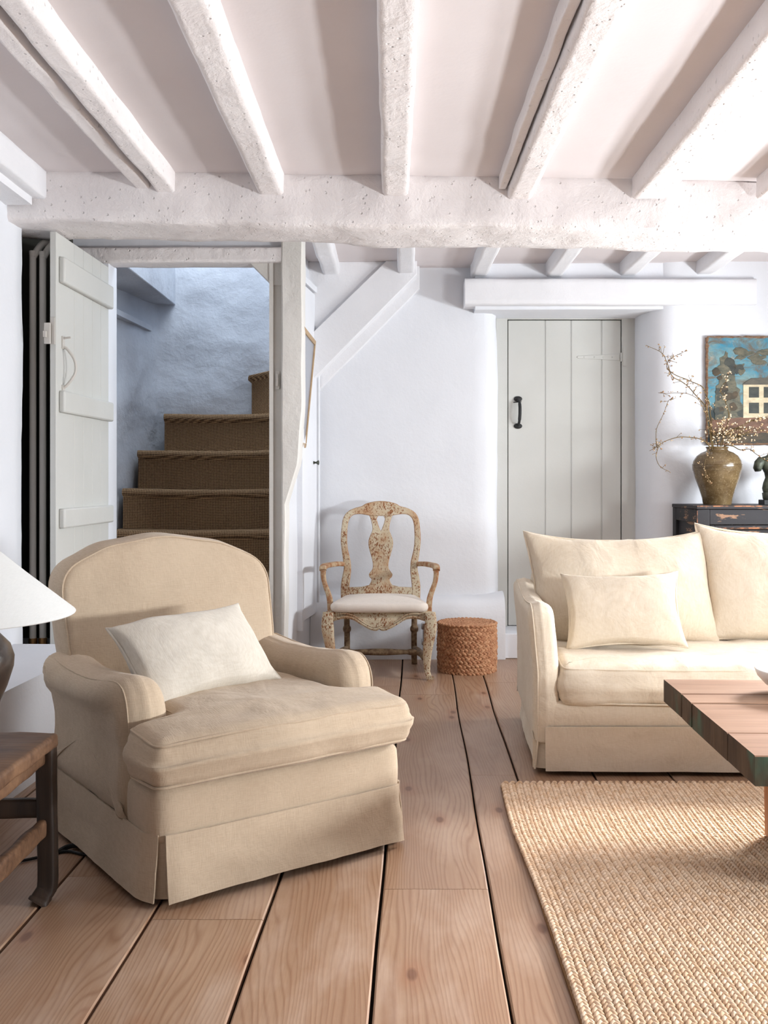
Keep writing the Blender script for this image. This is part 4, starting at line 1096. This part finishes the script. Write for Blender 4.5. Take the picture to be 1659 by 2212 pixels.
# vase and its branches
vx, vy, vz = 1.955, 6.10, 1.008
mb = MB(); mb.lathe([(.05, 0), (.082, 0), (.084, .006), (.090, .04), (.108, .10), (.130, .16), (.1445, .215), (.1465, .240), (.141, .268), (.122, .298), (.095, .318), (.070, .328), (.063, .333), (.0625, .342), (.068, .348), (.068, .354), (.060, .355), (.052, .348), (.05, .33), (.06, .30)], n=72)
for zz, rr in ((.212, .1448), (.221, .1458), (.230, .1464), (.245, .1465)):
    mb.tube([(rr * math.cos(2 * math.pi * k / 64), rr * math.sin(2 * math.pi * k / 64), zz) for k in range(64)], .0022, 6, closed=True)
vs = mb.build('vase', W['glaze'], angle=60); vs.location = (vx, vy, vz); tag(vs, 'tall shouldered olive brown stoneware vase on the black sideboard', 'vase')
BR = [
 ('blossom branch reaching furthest up to the left, its tip high on the white wall', [(1541, 1000, 0), (1538, 960, 0), (1528, 890, -.02), (1514, 866, -.05), (1482, 832, -.08), (1452, 812, -.1), (1440, 782, -.1), (1428, 762, -.1), (1396, 746, -.12)], 1.0),
 ('blossom branch rising left and forking just below the highest tip', [(1544, 1000, 0), (1540, 960, 0), (1532, 880, .03), (1520, 838, .05), (1488, 822, .04), (1450, 805, .02), (1440, 788, .0), (1452, 772, 0), (1474, 764, 0)], 1.0),
 ('thin bare branch running level to the left at half height', [(1540, 1000, 0), (1536, 955, -.04), (1522, 890, -.1), (1506, 862, -.14), (1482, 850, -.16), (1450, 850, -.16), (1422, 849, -.18)], .7),
 ('branch arching low to the left over the vase shoulder', [(1538, 1000, 0), (1534, 968, -.03), (1518, 951, -.08), (1490, 944, -.12), (1462, 945, -.15), (1440, 952, -.16), (1420, 964, -.16), (1404, 973, -.17)], .8),
 ('drooping twig curving down at the far left of the bouquet', [(1424, 962, -.16), (1419, 975, -.17), (1418, 990, -.18), (1424, 1005, -.18), (1432, 1013, -.18), (1448, 1022, -.18)], .5),
 ('thin twig looping up from the far left droop', [(1420, 968, -.17), (1417, 950, -.18), (1419, 925, -.19), (1432, 895, -.2), (1444, 866, -.2), (1453, 860, -.2)], .5),
 ('upright green stem rising in front of the painting', [(1555, 1000, 0), (1560, 960, 0), (1574, 905, .02), (1566, 866, .04), (1556, 843, .05), (1570, 822, .04), (1571, 806, .03)], .9),
 ('blossom branch leaning right across the painted house', [(1552, 1000, 0), (1560, 950, -.03), (1590, 925, -.06), (1625, 910, -.08), (1655, 900, -.1), (1680, 890, -.1)], 1.3),
 ('low blossom branch leaning right above the vase rim', [(1556, 1000, 0), (1566, 960, .02), (1592, 944, .04), (1630, 932, .06), (1665, 926, .06)], 1.2),
 ('bare crooked branch dropping right towards the bronze torso', [(1552, 1000, 0), (1560, 968, -.05), (1580, 963, -.1), (1600, 972, -.14), (1618, 970, -.17), (1634, 981, -.2), (1650, 993, -.22), (1668, 1003, -.24)], .8),
 ('short twig hanging down in front of the vase', [(1543, 1000, 0), (1537, 965, -.07), (1528, 978, -.16), (1522, 1000, -.19), (1523, 1018, -.20), (1529, 1035, -.20), (1532, 1046, -.20)], .6),
 ('short bushy blossom stem at the centre of the bouquet', [(1549, 1000, 0), (1550, 965, .0), (1552, 940, -.03), (1558, 915, -.05), (1562, 900, -.05)], 2.2),
]
bt = MB(); bt.blob((0, 0, 0), ((1, 0, 0), (0, 1, 0), (0, 0, 1)), 6, 4)
for bi, (lab, pts, dens_) in enumerate(BR):
    rng = random.Random(100 + bi)
    P = [at(x, y, vy + dd) for x, y, dd in pts]; path = spline(P, 6); n = len(path)
    path = [p + Vector((nz(p, 14, .005), nz(p, 14, .005, 3), nz(p, 14, .005, 6))) if 8 < i else p for i, p in enumerate(path)]
    mb = MB(); thin = lab.startswith(('thin', 'droop', 'short twig'))
    r0, r1 = (.0022, .0012) if thin else (.0040, .0013)
    mb.tube(path, [lerp(r0, r1, i / (n - 1)) for i in range(n)], 6)
    bl = []; L_ = sum((path[i + 1] - path[i]).length for i in range(n - 1))
    def flower(p, big=1.0):
        k = rng.choice((1, 1, 2, 3)); 
        for _ in range(k):
            r = rng.uniform(.0032, .0062) * big * (1 if bi in (6, 7, 8, 11) else .8); q = p + Vector((rng.uniform(-1, 1), rng.uniform(-1, 1), rng.uniform(-1, 1))) * .006 * big
            ax = Vector((rng.uniform(-1, 1), rng.uniform(-1, 1), rng.uniform(-1, 1))); bl.append(lobe(q, ax, Vector((rng.uniform(-1, 1), rng.uniform(-1, 1), 1.3)), r * 1.15, r, r * .75))
    start = 8 if bi not in (4, 5) else 1
    for i in range(start, n):
        if rng.random() < .55 * dens_ ** .5: flower(path[i] + Vector((rng.uniform(-1, 1), 0, rng.uniform(-1, 1))) * .007, 1.0 if not thin else .75)
    for t_ in range(int((4 + 18 * L_) * dens_)):
        i = rng.randint(start, n - 2); d = (path[i + 1] - path[i]).normalized()
        sd_ = Vector((rng.uniform(-1, 1), rng.uniform(-.7, .5), rng.uniform(-.8, 1))).normalized(); dr_ = (d * .5 + sd_).normalized()
        l_ = rng.uniform(.018, .055) * (1.4 if rng.random() < .15 else 1); q = [path[i], path[i] + dr_ * l_ * .5 + Vector((0, 0, rng.uniform(-.004, .004))), path[i] + dr_ * l_]
        if any((p.x - vx) ** 2 + (p.y - vy) ** 2 < .0235 and p.z < 1.40 for p in q) or any(p.y > 6.33 for p in q): continue
        mb.tube(q, [.0014, .0011, .0008], 5); flower(q[2]); 
        if rng.random() < .6: flower(q[1] + Vector((0, 0, .004)), .8)
    if bi == 11 or bi == 7 or bi == 8:
        for _ in range(70 if bi == 11 else 22):
            c_ = at(rng.gauss(1562 if bi == 11 else 1590, 20), rng.gauss(942, 17), vy + rng.uniform(-.09, .09))
            if c_.z > 1.375: flower(c_, 1.1); mb.tube([c_, c_.lerp(path[min(n - 1, 14)], .55) , path[min(n - 1, 12)]], [.0008, .001, .0012], 4)
    br_ = mb.build('blossom_branch', W['twig'], angle=180); tag(br_, lab, 'branch', 'blossom branches in the stoneware vase')
    lobes('blossoms', [W['blossom'] if bi in (6, 7, 8, 11) else W['bud']], bl, bt, br_)

# bronze torso on its block
ts = thing('torso_sculpture', 'small dark bronze torso on a black block at the photo edge', 'sculpture', (2.30, 6.10, 1.008))
mb = MB(); mb.box(-.075, .075, -.05, .05, 0, .03); mb.build('plinth', W['iron'], ts, bevel=.002)
mb = MB(); rs = []
for z, cx, rx, ry in ((.03, .0, .042, .036), (.06, 0, .060, .045), (.10, -.004, .066, .050), (.135, -.003, .058, .043), (.165, .0, .050, .038), (.195, .002, .058, .043), (.225, .004, .074, .050), (.25, .004, .086, .050), (.27, .0, .090, .046), (.288, -.004, .075, .040), (.30, -.004, .040, .032), (.315, .0, .030, .028), (.33, .002, .026, .025)):
    rs.append([Vector((cx + rx * math.cos(q), ry * math.sin(q) * (1 + .12 * math.cos(2 * q)), z)) for q in (2 * math.pi * k / 28 for k in range(28))])
mb.rings(rs); 
for s_ in (-1, 1): mb.tube([(s_ * .07, 0, .268), (s_ * .092, -.004, .25), (s_ * .102, -.008, .222), (s_ * .10, -.01, .205)], [.032, .031, .026, .018], 14); mb.tube([(s_ * .03, 0, .07), (s_ * .034, -.004, .035), (s_ * .034, -.004, .030)], [.040, .034, .03], 14)
mb.build('torso', W['bronze'], ts, wrinkle=[(18, .004, 2)], angle=180)

# ------------------------------------------------------------------ painting of a house
pa = thing('house_painting', 'old unframed painting of a cream house below a blue cloudy sky', 'painting', (1.975, 6.352, 1.393))
PW, PH = .90, .675
m = Mat('oil_sky_and_trees', 0.6, 0.3); co = m.coords()
sky = m.noise(m.coords((3, 1, 5)), 1.4, 6, 0.65, 0.8); sp2 = m.n('ShaderNodeSeparateXYZ'); m.link(m.tc.outputs['Object'], sp2.inputs[0])
c = m.mix(m.ramp(sky, .40, .62), (52, 126, 152), (112, 142, 144)); cl = m.noise(m.coords((2.4, 1, 4), loc=(3, 0, 1)), 2.0, 6, 0.7, 1.2)
c = m.mix(m.ramp(cl, .46, .62), c, (98, 90, 78)); c = m.mix(m.ramp(m.noise(co, 16, 5, .7), .55, .75, 0, .5), c, (196, 170, 140))
zf = m.math('ADD', sp2.outputs[2], m.math('MULTIPLY', m.math('SUBTRACT', m.noise(co, 9, 5), .5), .16))
c = m.mix(m.ramp(zf, .26, .20), c, (40, 52, 54)); m.base(c); m.bump(m.noise(co, 40, 4), .4, .004); W['sky'] = m
def oil(nm, c1, c2, sc=14):
    m = Mat(nm, .6, .3); m.base(m.mix(m.ramp(m.noise(m.coords((1, 1, 2)), sc, 5, .7), .35, .65), c1, c2)); m.bump(m.noise(m.coords(), 45, 3), .3, .003); return m
W['o_win'] = oil('oil_dark_windows', (48, 52, 50), (70, 72, 66)); W['o_tree'] = oil('oil_dark_trees', (66, 70, 62), (112, 106, 88), 22); W['o_ground'] = oil('oil_brown_ground', (128, 92, 74), (84, 62, 48)); W['o_low'] = oil('oil_dark_foreground', (46, 44, 36), (84, 70, 52))
W['o_wall'] = oil('oil_cream_house', (212, 198, 168), (176, 160, 132)); W['o_roof'] = oil('oil_grey_roof', (74, 72, 66), (100, 94, 82)); W['o_edge'] = oil('frayed_canvas_edge', (92, 62, 46), (146, 116, 90), 40)
mb = MB(); mb.box(0, PW, 0, .025, 0, PH); cv = mb.build('canvas', [W['sky']], pa)
K2 = 6.352 / 2150
def pp(x, y): return ((x - 860) * K2 - 1.975, 1.15 - (y - 1040) * K2 - 1.393)
def daub(mb, poly, mi, lift, rag=0.0):
    P = [Vector((*pp(x, y), 0)) for x, y in poly]; out = []
    for i in range(len(P)):
        a, b = P[i], P[(i + 1) % len(P)]; k = max(1, int((b - a).length / .012)) if rag else 1
        for j in range(k):
            q = a.lerp(b, j / k); out.append((min(PW - .006, max(.012, q.x + (nz(q, 40, rag) if rag else 0))), max(.006, q.y + (nz(q, 40, rag, 5) if rag else 0))))
    m2 = flat([out], .003, .0008, lambda x, y, z: Vector((x, -.0012 - lift + y, z))); mb.add(m2.v, m2.f, mi)
mb = MB()
daub(mb, [(1557, 770), (1572, 760), (1580, 800), (1592, 830), (1600, 860), (1606, 905), (1545, 905), (1543, 870), (1556, 830)], 0, .0, .022)
rng = random.Random(12)
for _ in range(26):
    x, y = rng.gauss(1572, 16), rng.uniform(775, 900); r = rng.uniform(5, 13)
    daub(mb, [(x + r * math.cos(a_) * rng.uniform(.6, 1.2), y + r * math.sin(a_) * rng.uniform(.6, 1.2)) for a_ in (k * .7 for k in range(9))], rng.choice((0, 0, 2, 5)), .0003 * rng.random() + .0002, .01)
for _ in range(16):
    x, y = rng.gauss(1640, 34), rng.gauss(774, 9); r = rng.uniform(5, 13)
    daub(mb, [(x + 1.6 * r * math.cos(a_) * rng.uniform(.6, 1.2), y + .7 * r * math.sin(a_) * rng.uniform(.6, 1.2)) for a_ in (k * .7 for k in range(9))], 0, .0003 * rng.random(), .012)
daub(mb, [(1527, 908), (1600, 902), (1700, 896), (1830, 900), (1830, 957), (1527, 957)], 1, .0006, .005)
daub(mb, [(1527, 935), (1600, 938), (1700, 932), (1830, 936), (1830, 957), (1527, 957)], 2, .0012, .004)
daub(mb, [(1605, 831), (1709, 831), (1709, 900), (1605, 903)], 3, .0012)
daub(mb, [(1602, 831), (1622, 817), (1692, 815), (1712, 831)], 4, .0018)
for x in (1617, 1649, 1681):
    for y in (836, 870): daub(mb, [(x, y), (x + 22, y), (x + 22, y + 23), (x, y + 23)], 5, .0022)
mb.build('picture_paint', [W['o_tree'], W['o_ground'], W['o_low'], W['o_wall'], W['o_roof'], W['o_win']], pa, angle=40)
mb = MB()
for p, q in (((0, 0), (0, PH)), ((0, PH), (PW, PH)), ((0, 0), (PW, 0)), ((PW, 0), (PW, PH))):
    k = 40; mb.tube([Vector((lerp(p[0], q[0], i / k) + nz((p[0], i, 1), .9, .003), .010, lerp(p[1], q[1], i / k) + nz((p[1], i, 4), .9, .003))) for i in range(k + 1)], [.011 + nz((i, p[0], q[1]), .8, .004) for i in range(k + 1)], 8)
mb.build('frayed_edge', W['o_edge'], pa)

# ------------------------------------------------------------------ picture on the return wall, pipes, valve, catch
pf = bpy.data.objects.new('picture_frame', None); COL.objects.link(pf); tag(pf, 'thin wooden framed picture hanging tilted on the wall behind the post', 'picture')
A = Vector((-.583, 5.50, 1.355)); B = Vector((-.566, 6.14, 1.355)); T = Vector((-.505, 6.14, 2.015))
xd = (B - A).normalized(); ud = (T - B); ud = (ud - xd * ud.dot(xd)).normalized(); nd = xd.cross(ud)
Mx = Matrix((xd, ud, nd)).transposed().to_4x4(); Mx.translation = A; pf.matrix_world = Mx
fw, fh, fb = .64, .663, .028
mb = MB(); mb.box(0, fw, 0, fb, -.02, .0); mb.box(0, fw, fh - fb, fh, -.02, 0); mb.box(0, fb, fb, fh - fb, -.02, 0); mb.box(fw - fb, fw, fb, fh - fb, -.02, 0)
mb.build('frame', W['frame'], pf, bevel=.003)
mb = MB(); mb.box(fb - .002, fw - fb + .002, fb - .002, fh - fb + .002, -.016, -.008); mb.build('glass', W['pglass'], pf)
for k, (dx, lab) in enumerate(((0, 'pale vertical heating pipe nearest the white left wall'), (.044, 'pale vertical heating pipe nearest the open plank door'))):
    x = -1.772 + dx; y = 4.83 + .012 * k
    t_ = thing('heating_pipe', lab, 'pipe', (x, y, .29), 0, 'heating pipes in the dark recess')
    mb = MB(); mb.tube(spline([(0, 0, .08), (0, 0, .6), (0, 0, 1.2), (0, 0, 1.92), (.003, .0, 1.95), (.03, .04, 2.02), (.06, .10, 2.06), (.065, .12, 2.25)], 6), .0165, 12); mb.build('tube', W['pipe'], t_)
    mb = MB(); mb.tube([(0, 0, .0), (0, 0, .10)], [.022, .02], 12); mb.tube([(0, 0, .05), (0, -.05, .05)], .013, 10); mb.tube([(0, -.05, .05), (0, -.075, .05)], .022, 8); mb.build('valve', W['brass'], t_)
vt = thing('radiator_valve', 'small chrome pipe valve at the foot of the wall behind the painted chair', 'valve', (.165, 6.395, 0))
mb = MB(); mb.tube([(0, 0, 0), (0, 0, .20)], .008, 10); mb.build('pipe', W['chrome'], vt)
mb = MB(); mb.lathe([(.012, .10), (.016, .105), (.016, .135), (.012, .14)], n=14); mb.tube([(0, 0, .12), (0, -.03, .12)], .010, 10); mb.build('valve_body', W['chrome'], vt); mb = MB(); mb.lathe([(.015, .20), (.018, .205), (.018, .24), (.010, .246)], n=14); mb.build('valve_cap', W['chrome'], vt)
mb = MB(); mb.box(-.012, .012, -.004, .004, 0, .10); mb.box(-.006, .006, -.02, -.004, .015, .085); ck = mb.build('door_catch', W['post'], bevel=.002)
ck.location = (-.667, 5.51, 1.66); tag(ck, 'small painted latch catch on the jamb of the stair opening', 'catch')
